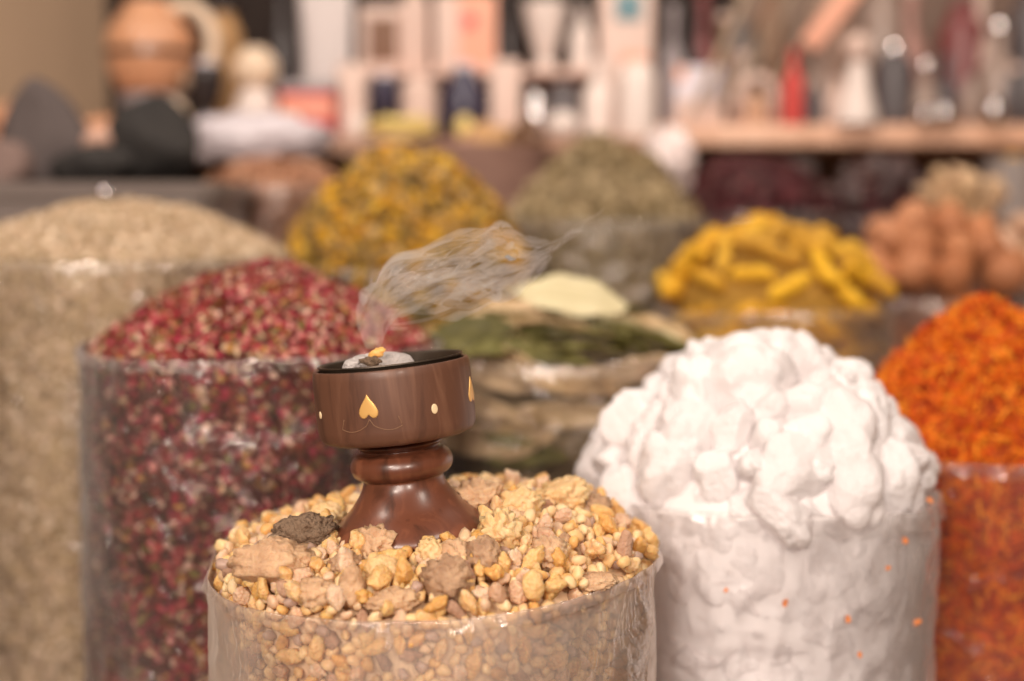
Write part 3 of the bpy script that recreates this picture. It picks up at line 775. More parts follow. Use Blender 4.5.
# fine scroll line
def tube(name, pts, r, mat, parent=None, seg=8, closed=False):
    V, F = [], []; pts = [Vector(p) for p in pts]; n = len(pts)
    for i, p in enumerate(pts):
        t = (pts[min(n-1, i+1)]-pts[max(0, i-1)]).normalized()
        x = t.cross(Vector((0.13, .2, 1))).normalized(); y = t.cross(x)
        rr = r(i/(n-1)) if callable(r) else r
        for k in range(seg): a = 2*PI*k/seg; V.append(p+x*rr*math.cos(a)+y*rr*math.sin(a))
    for i in range(n-1):
        for k in range(seg): k2 = (k+1) % seg; F.append((i*seg+k, i*seg+k2, (i+1)*seg+k2, (i+1)*seg+k))
    F.append(tuple(range(seg))[::-1]); F.append(tuple(range((n-1)*seg, n*seg)))
    return mesh_obj(name, V, F, mat, parent)
for sgn in (-1, 1):
    pts = []
    for i in range(40):
        t = i/39; x = -18+sgn*(t*37); z = -14-9*math.sin(t*PI*.85+.15)+(4 if t < .1 else 0)*(1-t*10)
        if t > .85: x -= sgn*(t-.85)*60; z += (t-.85)*40
        a = -PI/2+x*u/(80.2*u)+.0; pts.append((80.25*u*math.cos(a), 80.25*u*math.sin(a), (zmid+z+3)*u))
    tube('scroll_line', pts, .00022, scrollm, B, 6)
# glowing-less charcoal covered in ash, burnt resin on it
ashm = pmat('grey_ash', [(.30, .27, .26), (.55, .50, .48), (.70, .64, .61)], .95, 'none', nscale=160, bump=.8, bscale=250)
Bm = B.matrix_basis if False else Matrix.LocRotScale(B.location, B.rotation_euler, None)
def binb(x, y, z): return Bm @ Vector((x*u, y*u, z*u))
def ashdisc(seed):
    def fn(x, y, z, a, i):
        k = 1+.05*noise.noise(Vector((math.cos(a)*2, math.sin(a)*2, seed)))
        return x*k, y*k, z+.0006*noise.noise(Vector((x*300, y*300, seed)))
    return fn
o = lathe('charcoal_tablet', pr([(.1, 0), (33, 0), (36, 3), (36.5, 13), (34, 17), (30, 18), (24, 15), (14, 11), (.1, 10)]), ashm, loc=binb(-12, -8, zc+62), seg=64, fn=ashdisc(3), rot=(math.radians(9), math.radians(-7), .4))
tag(o, 'round charcoal tablet covered in grey ash in the burner dish', 'charcoal')
# ash bed that carries the tablet
V, F = lathe_data(pr([(.1, 34), (55, 34), (62, 40), (65, 55), (62, 57), (45, 60), (20, 62), (.1, 62)]), 64, True, ashdisc(9))
o = mesh_obj('ash_bed', [(a, b, c+zc*0) for a, b, c in V], F, pmat('dark_ash', [(.05, .04, .035), (.14, .11, .09)], .95, 'none', nscale=200, bump=1, bscale=300), loc=Bm @ Vector((0, 0, (zc)*u)), rot=B.rotation_euler)
tag(o, 'dark ash bed filling the metal dish of the burner', 'ash', kind='stuff')
V, F = lump_data(901, 3, .4, 1.4, .08, (11*u, 9*u, 5*u)); o = mesh_obj('burnt_resin', V, F, rescale_copy(fr_d, 2), loc=binb(-18, -14, zc+80)); tag(o, 'black charred resin crumb on the ash tablet', 'burnt resin')
V, F = lump_data(905, 3, .3, 1.4, .08, (9*u, 6*u, 5*u)); o = mesh_obj('orange_resin', V, F, pmat('orange_resin', [(.90, .42, .10), (.95, .55, .2)], .3, 'none', nscale=200, sss=.4), loc=binb(-12, -6, zc+87), rot=(0, -.35, 0)); tag(o, 'orange melting resin piece on the ash tablet', 'resin')
V, F = lump_data(907, 3, .4, 1.4, .08, (8*u, 7*u, 5*u)); o = mesh_obj('ash_crumb', V, F, ashm, loc=binb(-36, -18, zc+79)); tag(o, 'pale grey ash crumb at the left end of the tablet', 'ash crumb')

# ------------------------------------------------------------------ smoke
def smoke(name, pts, radii, dens, nstr, label, seed=0, thick=(.0005, .0016)):
    """many fine strands of thin homogeneous smoke, drifting together along a path"""
    m, nt, out = new_mat('thin_smoke'); L = nt.links.new
    vol = N(nt, 'ShaderNodeVolumeScatter'); vol.inputs['Color'].default_value = (1, .90, .87, 1); vol.inputs['Anisotropy'].default_value = .1
    vol.inputs['Density'].default_value = dens; L(vol.outputs[0], out.inputs['Volume'])
    rr = random.Random(seed); P3 = [Vector(p) for p in pts]
    def cr(t):
        f = t*(len(P3)-1); i = min(len(P3)-2, int(f)); w = f-i
        p0, p1, p2, p3 = P3[max(0, i-1)], P3[i], P3[i+1], P3[min(len(P3)-1, i+2)]
        q = .5*((2*p1)+(-p0+p2)*w+(2*p0-5*p1+4*p2-p3)*w*w+(-p0+3*p1-3*p2+p3)*w**3)
        return q, radii[i]*(1-w)+radii[i+1]*w
    V, F = [], []; seg = 7
    for sidx in range(nstr):
        t0 = rr.choice((0, 0, rr.uniform(0, .6), rr.uniform(.1, .7))); t1 = min(1, t0+rr.uniform(.25, .75)); n = 22
        a0 = rr.uniform(0, 6.28); q0 = math.sqrt(rr.random()); th = rr.uniform(*thick); tw = rr.uniform(-3, 3); lift = rr.uniform(-.2, .9)
        base = len(V); c = []
        for i in range(n+1):
            k = i/n; p, r = cr(t0+(t1-t0)*k)
            aa = a0+tw*k; wv = noise.noise_vector(Vector((k*2.2, sidx*1.7, seed)))*r*.9
            c.append(p+Vector((math.cos(aa)*r*q0*.8+lift*r*k*.8, math.sin(aa*1.3)*r*.6, math.sin(aa)*r*q0+lift*r*k))+wv)
        for i in range(n+1):
            t = (c[min(n, i+1)]-c[max(0, i-1)]).normalized(); x = t.cross(Vector((0, 1, .1))).normalized(); y = t.cross(x)
            w = th*(.08+math.sin(PI*i/n)**.8)*(1+.4*noise.noise(Vector((i*.4, sidx, 2))))
            for k in range(seg): a = 2*PI*k/seg; V.append(c[i]+x*w*math.cos(a)+y*w*math.sin(a)*1.6)
        for i in range(n):
            for k in range(seg): k2 = (k+1) % seg; F.append((base+i*seg+k, base+i*seg+k2, base+(i+1)*seg+k2, base+(i+1)*seg+k))
        F.append(tuple(base+k for k in range(seg))[::-1]); F.append(tuple(base+n*seg+k for k in range(seg)))
    o = mesh_obj(name, V, F, m); tag(o, label, 'smoke', kind='stuff'); return o
smoke('smoke_plume', [at(376, 342, .925), at(372, 325, .93), at(388, 302, .94), at(425, 288, .95), at(470, 280, .96), at(510, 270, .97), at(545, 258, .98)],
      [.003, .007, .013, .016, .019, .013, .005], 42, 75, 'thin pale smoke plume drifting right from the burner', 1, (.0005, .0045))
smoke('smoke_wisp', [at(525, 262, .97), at(552, 250, .98), at(580, 230, .98), at(604, 208, .99)], [.003, .004, .0035, .002], 60, 7, 'faint thin smoke wisp in front of the green herb heap', 5)

# ------------------------------------------------------------------ the setting
wallm = pmat('shop_wall_paint', [(.40, .28, .19), (.48, .34, .23)], .8, 'none', nscale=3)
taupem = pmat('taupe_shelf_back', [(.17, .11, .09), (.27, .19, .15)], .7, 'none', nscale=6)
darkm = pmat('dark_shelf_back', [(.016, .010, .008), (.035, .022, .018)], .7, 'none', nscale=8)
plank = wood_mat('shelf_plank_wood', (.66, .37, .24), (.80, .48, .33), (.88, .58, .42), 3, .5, .1)
brownm_ = pmat('ledge_wood', [(.34, .19, .13), (.44, .27, .19)], .5, 'none', nscale=10)
counterm = wood_mat('counter_wood', (.16, .08, .04), (.26, .14, .08), (.34, .2, .12), 2, .5, .1)
floorm = pmat('stone_floor', [(.32, .26, .22), (.42, .35, .30)], .6, 'none', nscale=5)
def structure(o): o['kind'] = 'structure'; return o
structure(box('floor', (5, 6, .05), floorm, loc=(0, .4, -.05), bev=0))
structure(box('wall_back', (5, .1, 3.2), wallm, loc=(0, 2.86, 0), bev=0))
structure(box('wall_left', (.1, 5.0, 3.2), wallm, loc=(-2.45, .4, 0), bev=0))
structure(box('wall_right', (.1, 5.0, 3.2), wallm, loc=(2.45, .4, 0), bev=0))
ct = box('display_counter', (2.8, 2.30, COUNTER), counterm, loc=(0, 1.62, 0), bev=.004)
tag(ct, 'long brown wooden display counter under all the spice sacks', 'counter')
# rear shelf unit: dark back, plank at right, ledge at left, upper shelf
D = lambda Y: Y*KY
SH = at(840, 124, 2.93).z
YU = 2.66
back = empty('shelf_unit', (0, YU, COUNTER)); tag(back, 'wall shelf unit with dark back panel and pale wooden planks', 'shelf')
def upart(name, size, mat, loc):
    return box(name, size, mat, back, loc=(loc[0], loc[1]-YU, loc[2]-COUNTER), bev=.003)
xl, xr = at(112, 60, 3.4).x, 1.25
xm = at(735, 60, 3.45).x
upart('back_panel', (xm-xl, .02, 1.45), darkm, ((xl+xm)/2, YU+.01, COUNTER))
tp = upart('back_panel', (xr-xm, .02, 1.45), taupem, ((xm+xr)/2, YU+.01, COUNTER)); tp['label'] = 'lighter taupe back panel'
xp = at(652, 130, 2.93).x
upart('shelf_plank', (xr-xp, YU-D(2.93), .037), plank, ((xr+xp)/2, (YU+D(2.93))/2, SH-.037))
LG_ = at(300, 137, 2.76).z
upart('shelf_plank', (xp-xl+.20, YU-D(2.76), .03), brownm_, ((xl-.20+xp)/2-.004, (YU+D(2.76))/2, LG_-.03))
US = at(480, 68, 3.06).z; xa, xb = at(340, 60, 3.06).x, at(604, 60, 3.06).x
upart('shelf_plank', (xb-xa, YU-D(3.06), .014), pmat('pinkish_plank', [(.72, .50, .42)], .5), ((xa+xb)/2, (YU+D(3.06))/2, US-.014))
for x in (xl+.02, xr-.02): upart('upright', (.03, .10, 1.45), darkm, (x, YU-.05, COUNTER))
for x in (xa, xb): upart('upright', (.012, .08, .5), darkm, (x, YU-.04, LG_))
for x in (xl-.15, xp-.05, xr-.06): upart('shelf_post', (.04, .04, min(SH, LG_)-.037-COUNTER), counterm, (x, YU-.10, COUNTER))

# ------------------------------------------------------------------ background things
white = pmat('white_glaze', [(.80, .69, .64)], .3); pinkw = pmat('pinkish_white', [(.70, .52, .45)], .45)
lilac = pmat('lilac_plastic', [(.66, .60, .66)], .3); cream = pmat('cream_glaze', [(.80, .62, .46)], .35)
orange = pmat('orange_clay', [(.68, .36, .20), (.58, .27, .15)], .3, 'none', nscale=8); ochre = pmat('ochre_clay', [(.48, .28, .13)], .5)
blackp = pmat('black_gloss', [(.03, .022, .022)], .25); navy = pmat('navy_glaze', [(.05, .045, .08)], .25)
redm = pmat('red_gloss', [(.62, .06, .05)], .35); teal = pmat('teal_print', [(.16, .28, .32)], .5); brownm = pmat('brown_wood_box', [(.22, .12, .08)], .5)
greym = pmat('grey_plastic', [(.30, .26, .27)], .35); steel = pmat('polished_metal', [(.85, .82, .82)], .12, metal=1); yel = pmat('yellow_cloth', [(.85, .66, .25)], .6)
maroon = pmat('maroon_glaze', [(.20, .05, .05)], .3); dgrey = pmat('dark_grey_glaze', [(.10, .085, .09)], .35); taupe = pmat('taupe_glass', [(.34, .25, .21)], .25)
salmon = pmat('salmon_card', [(.82, .42, .30)], .5)
def rest(px, Y, z): p = at(px, 100, Y); return Vector((p.x, p.y, z))
def pxh(px, py, Y): return at(px, py, Y).z
def vase(name, px, Y, z, py_top, wpx, mat, prof, label, cat, lid=None, extra=None, group=None):
    """lathed vessel: prof = list of (radius fraction, height fraction)"""
    s = Y*KY/FPX; Hh = at(px, py_top, Y).z-z; R_ = wpx/2*s
    root = empty(name, rest(px, Y, z)); tag(root, label, cat, group)
    pf = smooth_prof([(max(.0006, r*R_), t*Hh) for r, t in prof], 4)
    lathe('body', pf, mat, root, seg=40)
    if lid:
        lm, lr, lh = lid; lathe('lid', [(.0006, Hh), (lr*R_, Hh), (lr*R_, Hh+lh*.75), (lr*R_*.8, Hh+lh), (.0006, Hh+lh)], lm, root, seg=32)
    return root
JAR = [(.01, 0), (.8, 0), (.95, .06), (1, .3), (1, .7), (.9, .86), (.62, .93), (.6, 1), (.01, 1)]
ROUND = [(.01, 0), (.5, 0), (.8, .12), (1, .42), (.92, .7), (.6, .9), (.5, 1), (.01, 1)]
BOTTLE = [(.01, 0), (.92, 0), (1, .04), (1, .5), (.85, .62), (.42, .74), (.36, .9), (.42, .92), (.42, 1), (.01, 1)]
CONE = [(.01, 0), (.45, 0), (.5, .08), (.35, .15), (.55, .35), (.85, .7), (1, .95), (1, 1), (.9, .97), (.01, .5)]
BURNER = [(.01, 0), (.8, 0), (.82, .1), (.45, .3), (.4, .42), (.8, .58), (1, .85), (1, 1), (.85, 1), (.75, .8), (.01, .7)]
def carton(name, px0, px1, py0, z, Y, depth, mat, label, cat='box', panel=None, extra=None, rot=0):
    p0, p1 = at(px0, py0, Y), at(px1, py0, Y); Hh = p0.z-z
    root = empty(name, ((p0.x+p1.x)/2, p0.y+depth/2, z), (0, 0, rot)); tag(root, label, cat)
    box('body', (p1.x-p0.x, depth, Hh), mat, root, bev=.003)
    for (m, x0, x1, z0, z1) in (panel or []):
        w = p1.x-p0.x; box('label_panel', ((x1-x0)*w, .0016, (z1-z0)*Hh), m, root, loc=(((x0+x1)/2-.5)*w, -depth/2-.0008, z0*Hh), bev=.0003)
    return root

YB = 2.95
# painted jug with a big white ring handle, on a grey pedestal pot
r = vase('clay_bowl_stand', 152, 2.98, LG_, 96, 62, greym, BURNER, 'grey footed stand under the orange painted jug', 'stand')
zt = at(152, 96, 2.98).z
r = vase('painted_jug', 152, 2.98, zt+.001, 2, 86, orange, ROUND, 'round orange and cream painted clay jug with thick pale ring handle', 'jug')
Hh = at(152, 2, 2.98).z-zt
pts = [(.062+.048*math.cos(a), -.01, Hh*.55+.062*math.sin(a)) for a in [(-150+300*i/30)*PI/180 for i in range(31)]]
tube('handle', [Vector(p) for p in pts], .012, cream, r, 12)
lathe('painted_band', [(.001+.0745*s_, Hh*(.40+.07*t)) for s_, t in ((.9, 0), (1.02, 0), (1.02, 1), (.9, 1))], blackp, r, seg=40, cap=False)
vase('cream_cup', 172, 2.90, LG_, 98, 34, cream, ROUND, 'small cream cup in front of the grey footed stand', 'cup')
vase('dark_burner', 207, 2.93, LG_, 68, 34, blackp, BURNER, 'black painted clay burner between the jug and the beige pot', 'incense burner', lid=(lilac, .6, .012))
vase('white_jar', 256, 2.90, LG_, 88, 40, white, JAR, 'white straight jar under the beige round pot', 'jar')
vase('beige_pot', 256, 2.90, at(256, 88, 2.90).z+.001, 48, 44, cream, ROUND, 'beige round pot stacked on the white jar', 'pot')
vase('brown_box_pot', 226, 3.08, LG_, 12, 36, ochre, JAR, 'tall ochre brown pot behind the beige round pot', 'pot', lid=(blackp, .9, .012))
vase('black_bottle', 283, 3.06, LG_, -14, 34, blackp, BOTTLE, 'tall black bottle left of the white packet', 'bottle', lid=(redm, .5, .02))
# tiny metal balls / caps
# round bead on pot
# red striped tin stack
r = carton('striped_tin', 279, 333, 92, LG_, 2.88, .08, redm, 'red and orange striped box with grey lid and dark base', 'box', panel=[(salmon, 0, 1, .55, .82), (blackp, 0, 1, 0, .28)])
box('lid', (.096, .084, .018), greym, r, loc=(0, 0, at(300, 92, 2.88).z-LG_), bev=.003)
# white packets
def packet(px0, px1, py0, z, Y, mat, label, cat='packet', lean=0):
    p0, p1 = at(px0, py0, Y), at(px1, py0, Y); w = p1.x-p0.x; Hh = p0.z-z; V, F = [], []; nx, nz = 10, 14
    for sd in (-1, 1):
        for j in range(nz+1):
            for i in range(nx+1):
                x = i/nx*2-1; t = j/nz; th = .022*(1-x**4)*(1-.85*t**3)+.001
                V.append((x*w/2*(1-.06*math.sin(t*PI)), sd*th+.003*noise.noise(Vector((x*3, t*5, sd+px0))), t*Hh))
    off = (nx+1)*(nz+1)
    for sd in (0, 1):
        for j in range(nz):
            for i in range(nx):
                q = (sd*off+j*(nx+1)+i, sd*off+j*(nx+1)+i+1, sd*off+(j+1)*(nx+1)+i+1, sd*off+(j+1)*(nx+1)+i)
                F.append(q if sd == 0 else q[::-1])
    for j in range(nz):
        for i in (0, nx):
            a = j*(nx+1)+i; q = (a, a+nx+1, off+a+nx+1, off+a); F.append(q)
    for i in range(nx):
        for j in (0, nz):
            a = j*(nx+1)+i; F.append((a, a+1, off+a+1, off+a))
    o = mesh_obj('paper_packet', V, F, mat, loc=((p0.x+p1.x)/2, p0.y+.02, z), rot=(math.radians(-3), lean, 0)); tag(o, label, cat); return o
packet(296, 350, -12, LG_, 3.02, pmat('white_paper', [(.62, .55, .54)], .6), 'tall white paper packet leaning at the back above the striped box')
packet(334, 366, 62, LG_, 2.90, pinkw, 'narrow pinkish white packet right of the striped box')
# upper shelf row
carton('picture_box', 358, 402, 6, US, 3.10, .06, pinkw, 'pinkish box with a dark brown picture on the upper shelf', panel=[(brownm, .22, .9, .12, .82)])
vase('white_vase', 415, 3.14, US, -8, 30, pinkw, JAR, 'pale jar between the two picture boxes on the upper shelf', 'jar')
carton('orange_label_box', 434, 496, -6, US, 3.10, .06, pinkw, 'white box with orange front and a red spot on the upper shelf', panel=[(salmon, .40, 1, 0, 1)])
lathe('red_spot', [(.001, 0), (.014, 0), (.014, .0015), (.001, .0015)], redm, bpy.data.objects['orange_label_box'], loc=(0.008, -.0335, .085), seg=24, rot=(PI/2, 0, 0))
vase('dark_vase', 508, 3.16, US, -6, 20, blackp, BOTTLE, 'slim black bottle right of the orange fronted box', 'bottle')
vase('white_goblet', 545, 3.13, US, 4, 44, white, CONE, 'white flared goblet on the upper shelf', 'goblet')
vase('slim_white_vase', 581, 3.10, US, 8, 22, white, BOTTLE, 'slim white bottle right of the flared goblet', 'bottle')
# lower middle row
vase('navy_pot', 385, 2.93, LG_, 80, 28, navy, BURNER, 'small navy blue burner behind the yellow cloth', 'incense burner', lid=(lilac, .5, .012))
vase('pink_jar', 419, 2.95, LG_, 76, 38, pinkw, JAR, 'wide pinkish white jar above the yellow cloth', 'jar')
vase('white_knob_jar', 357, 2.84, LG_, 114, 20, white, ROUND, 'tiny white round pot at the end of the yellow cloth', 'pot')
vase('dark_round_pot', 464, 2.95, LG_, 70, 42, navy, ROUND, 'dark round pot with lilac lid left of the pink box', 'pot', lid=(lilac, .5, .012))
carton('pink_box', 490, 521, 60, LG_, 2.95, .05, pinkw, 'upright pinkish white box between two dark pots', panel=[(ochre, 0, 1, 0, .18)])
vase('grey_pot', 563, 2.97, LG_, 84, 40, dgrey, ROUND, 'dark grey round pot under the white goblet', 'pot')
vase('grey_bead_pot', 536, 2.88, LG_, 92, 20, steel, ROUND, 'small shiny steel pot left of the dark grey pot', 'pot')
vase('white_ball_pot', 563, 2.80, LG_, 112, 34, white, ROUND, 'short white round pot in front of the dark grey pot', 'pot')
vase('white_bottle', 598, 2.90, LG_, 60, 32, white, BOTTLE, 'white bottle next to the tall white column bottle', 'bottle')
vase('tall_white_bottle', 637, 2.85, LG_, 62, 40, white, JAR, 'large bright white bottle at the left end of the wooden shelf', 'bottle', lid=(salmon, .5, .014))
carton('teal_label_box', 600, 654, -10, LG_, 3.05, .07, pinkw, 'tall pale box with a teal patch behind the white bottles', panel=[(teal, .28, .78, .80, .98), (salmon, .4, .7, .52, .60)])
# yellow folded cloth / fruit
V, F = lump_data(77, 4, .5, 1.3, .15, (.050, .035, .020)); o = mesh_obj('yellow_cloth', V, F, yel, loc=at(402, 122, 2.80)+Vector((0, 0, 0))); o.location.z = LG_+.016; tag(o, 'crumpled pale yellow cloth on the ledge', 'cloth')
vase('yellow_pot', 464, 2.80, LG_-.0, 116, 18, yel, ROUND, 'small yellow round pot in front of the dark round pot', 'pot')
# woven tray and brown bundles in front of the ledge
zt2 = at(480, 172, 2.62).z
r = vase('brown_basket', 475, 2.62, COUNTER, 166, 138, pmat('woven_brown', [(.20, .11, .085), (.32, .19, .15)], .7, 'none', nscale=40), [(.01, 0), (.8, 0), (.9, .1), (1, .97), (1, 1), (.95, 1), (.93, .94), (.01, .93)], 'brown woven basket between yellow flowers and green herb', 'basket')
zb = at(470, 166, 2.62).z
for i, (px, py, w, h, m) in enumerate(((436, 140, 60, 44, pmat('dark_bundle', [(.10, .05, .035)], .7)), (486, 133, 46, 52, ochre), (522, 135, 40, 60, pmat('deep_brown_bundle', [(.12, .06, .03)], .7)), (462, 150, 60, 36, pmat('dusty_brown', [(.44, .25, .20)], .7)))):
    V, F = lump_data(120+i, 3, .4, 1.4, .12, (w/2*.00155, .03, h/2*.00155)); o = mesh_obj('brown_bundle', V, F, m, loc=(at(px, py, 2.62).x, 2.62*KY-.03*(i == 3), zb+h*.0004))
    tag(o, ('left brown bundle', 'ochre bundle', 'dark brown bundle at the right end', 'dusty brown bundle at the front')[i]+' lying in the woven basket', 'bundle')
# ---- left: grey tray with dark stones, crumpled lilac plastic
TY = 2.02
z0 = at(100, 182, TY).z; x0, x1 = at(-30, 180, TY).x, at(212, 180, TY).x
tray = empty('plastic_tub', ((x0+x1)/2, TY*KY+.11, COUNTER)); tag(tray, 'deep dark grey plastic tub holding black stones at the left', 'tub')
import bmesh
bm = bmesh.new(); w, dp, hh = x1-x0, .22, z0-COUNTER
rs = []
for (ix, z) in ((.03, 0), (0, .01), (-.0, hh-.02), (-.008, hh-.018), (-.010, hh), (.006, hh), (.008, hh-.03), (.03, .03)):
    ring = []
    ww, dd, rr = w/2-ix, dp/2-ix, .03
    for (cx_, cy_, a0) in ((ww-rr, dd-rr, 0), (-(ww-rr), dd-rr, 90), (-(ww-rr), -(dd-rr), 180), (ww-rr, -(dd-rr), 270)):
        for k in range(5):
            a = math.radians(a0+k*22.5); ring.append(bm.verts.new((cx_+rr*math.cos(a), cy_+rr*math.sin(a), z)))
    rs.append(ring)
for a, b in zip(rs, rs[1:]):
    for k in range(20): bm.faces.new((a[k], a[(k+1) % 20], b[(k+1) % 20], b[k]))
bm.faces.new(rs[0][::-1]); bm.faces.new(rs[-1])
bmesh.ops.recalc_face_normals(bm, faces=bm.faces[:])
me = bpy.data.meshes.new('tub_shell'); bm.to_mesh(me); bm.free(); me.materials.append(pmat('grey_tub', [(.20, .165, .15), (.27, .225, .205)], .3, 'none', nscale=9))
for pl_ in me.polygons: pl_.use_smooth = True
o = bpy.data.objects.new('tub_shell', me); COL.objects.link(o); o.parent = tray; sharp(o, 40)
o = lathe('metal_stud', [(.010*math.cos(k*PI/16)+.0002, .010*math.sin(k*PI/16)) for k in range(9)], steel, tray, loc=((at(105, 183, TY).x-(x0+x1)/2), -.11-.001, hh-.012), seg=24, rot=(PI/2, 0, 0))
# board inside tub carrying stones
box('false_floor', (w-.06, dp-.06, .01), darkm, tray, loc=(0, 0, hh-.07), bev=.002)
stone_m = pmat('dark_grey_stone', [(.085, .068, .066), (.13, .105, .10)], .85, 'none', nscale=25, bump=.6, bscale=60)
coal_m = pmat('black_stone', [(.02, .018, .018), (.05, .045, .042)], .7, 'none', nscale=25, bump=.8, bscale=50)
zf = z0-.06
def stone(px, py, wp, hp, m, seed, label, Y=2.18, dp_=.045, rot=0, taper=0):
    s = Y*KY/FPX; V, F = lump_data(seed, 4, .12, 1.0, .05, (wp/2*s*1.12, dp_, hp/2*s*1.12), facet=7); zm = hp/2*s*1.12; V = [Vector((v.x*(1-taper*v.z/zm), v.y*(1-taper*v.z/zm), v.z)) for v in V]
    o = mesh_obj('stone', V, F, m, loc=at(px, py, Y), rot=(0, rot, 0)); tag(o, label, 'stone', 'dark stones in the grey tub'); return o
stone(46, 144, 88, 122, stone_m, 12, 'dark grey pointed stone standing in the grey tub', rot=-.1, taper=.45)
stone(150, 146, 84, 92, coal_m, 15, 'black blocky stone at the right of the grey tub', rot=.1)
stone(98, 170, 80, 50, coal_m, 17, 'low black stone between the two tall ones in the tub', Y=2.14)
stone(8, 170, 44, 60, pmat('brown_grey_stone', [(.22, .15, .13)], .8), 19, 'brownish grey stone at the left end of the tub', Y=2.12)
pk = pmat('pink_stone', [(.55, .34, .26)], .7)
stone(103, 142, 34, 26, pk, 23, 'small pinkish stone lying between the black stones', Y=2.16, dp_=.02)
# orange clay pieces behind the tub
for i, (px, py, w_, h_) in enumerate(((100, 104, 44, 26), (6, 112, 30, 40))):
    p = at(px, py, 2.9); V, F = lump_data(31+i, 3, .3, 1.3, .08, (w_/2*.0017, .03, h_/2*.0017)); o = mesh_obj('orange_clay_piece', V, F, orange, loc=p)
    o.location.z = LG_+h_/2*.0017*.93
    tag(o, ('orange clay lump on the ledge left of the painted jug', 'orange clay lump at the far left edge of the ledge')[i], 'clay lump')
# crumpled lilac plastic bag
def crumple(name, px, py, wp, hp, Y, mat, seed, label, cat):
    s = Y*KY/FPX; V, F = ICO[4]; W = []
    for v in V:
        q = v*2.2+Vector((seed, 0, 0)); r_ = 1+.28*(1-abs(noise.noise(q))*2.4)+.12*(1-abs(noise.noise(q*2.3))*2)
        W.append((v.x*r_*wp/2*s, v.y*r_*.06, v.z*r_*hp/2*s))
    o = mesh_obj(name, W, F, mat, loc=at(px, py, Y)); tag(o, label, cat); return o
lp = pmat('crumpled_lilac_film', [(.72, .66, .70), (.60, .54, .58)], .28, 'none', nscale=20)
crumple('plastic_bag', 254, 140, 124, 44, 2.62, lp, 3.3, 'crumpled pale lilac plastic bag on top of the brown bark chips', 'plastic bag')
crumple('plastic_bag', 668, 165, 42, 62, 2.52, pmat('crumpled_pink_film', [(.78, .66, .64)], .35), 6.1, 'crumpled pinkish white plastic bag between green herb and hibiscus', 'plastic bag')

# ---- right shelf
ZS = SH
carton('lilac_box', 676, 724, 66, ZS, 2.98, .06, lilac, 'lilac box with an orange corner at the left end of the wooden shelf', panel=[(salmon, 0, .2, .75, 1), (pinkw, .0, 1, 0, .45)])
# arched photo-frame like figure
r = empty('arched_stand', rest(756, 2.97, ZS)); tag(r, 'pale pink arched ornament with tan centre on the wooden shelf', 'ornament')
s = 2.97*KY/FPX; Hh = at(756, 74, 2.97).z-ZS; rO = 21*s
pts = [(-rO*.85, 0, 0)]+[(-rO*.85*math.cos(a), 0, Hh-rO+rO*.85*math.sin(a)) for a in [PI*i/16 for i in range(17)]]+[(rO*.85, 0, 0)]
tube('arch', [Vector(p) for p in pts], .0085, pinkw, r, 12)
vase_r = lathe('centre', [(.001, 0), (.016, 0), (.019, Hh*.3), (.012, Hh*.55), (.001, Hh*.66)], pmat('tan_clay', [(.60, .36, .24)], .5), r, seg=24)
vase('red_bottle', 793, 2.95, ZS, 50, 21, redm, BOTTLE, 'slim red bottle on the wooden shelf', 'bottle')
r = vase('white_figurine', 857, 2.93, ZS, 62, 42, white, [(.01, 0), (.95, 0), (1, .05), (.85, .3), (.62, .6), (.5, .8), (.42, .92), (.3, 1), (.01, 1)], 'white cone shaped bottle with a pinkish round stopper on the shelf', 'bottle')
Hh = at(857, 62, 2.93).z-ZS
V, F = lump_data(41, 3, .05, 1, .02, (.024, .024, .026)); mesh_obj('stopper', V, F, pinkw, r, loc=(0, 0, Hh+.024))
vase('pink_cone', 838, 3.02, ZS, 78, 34, pinkw, BOTTLE, 'pale pink bottle half hidden by the white cone bottle', 'bottle')
for i, (px, py, wp, m, pf, lab) in enumerate((
    (672, 12, 22, greym, BOTTLE, 'grey bottle in the dark gap above the lilac box'),
    (702, 2, 24, maroon, BOTTLE, 'dark maroon bottle behind the lilac box'),
    (818, 46, 30, taupe, BOTTLE, 'taupe brown bottle between red bottle and white cone bottle'),
    (893, 52, 40, dgrey, JAR, 'wide dark jar right of the white cone bottle'),
    (925, 68, 26, taupe, BOTTLE, 'brown bottle with pale cap right of the wide dark jar'),
    (960, 10, 46, maroon, JAR, 'large maroon jar at the back of the shelf'),
    (998, 30, 44, taupe, BOTTLE, 'tall brown bottle at the right end of the shelf'),
    (880, -8, 44, taupe, JAR, 'tall taupe jar behind the wide dark jar'),
    (1030, -4, 50, dgrey, JAR, 'dark jar cut off by the right edge'),
    (740, 30, 40, dgrey, JAR, 'dark jar behind the bundle of sticks'),
    (830, -10, 44, pmat('dusty_taupe', [(.42, .28, .22)], .5), JAR, 'dusty brown jar behind the white cone bottle'))):
    vase(('glass_bottle' if pf is BOTTLE else 'glass_jar'), px, (3.04, 3.12, 3.06, 3.00, 2.97, 3.12, 3.02, 3.14, 3.1, 3.14, 3.18)[i], ZS, py, wp, m, pf, lab, 'bottle' if pf is BOTTLE else 'jar', lid=(steel if i in (4, 6, 3) else m, .5, .014))
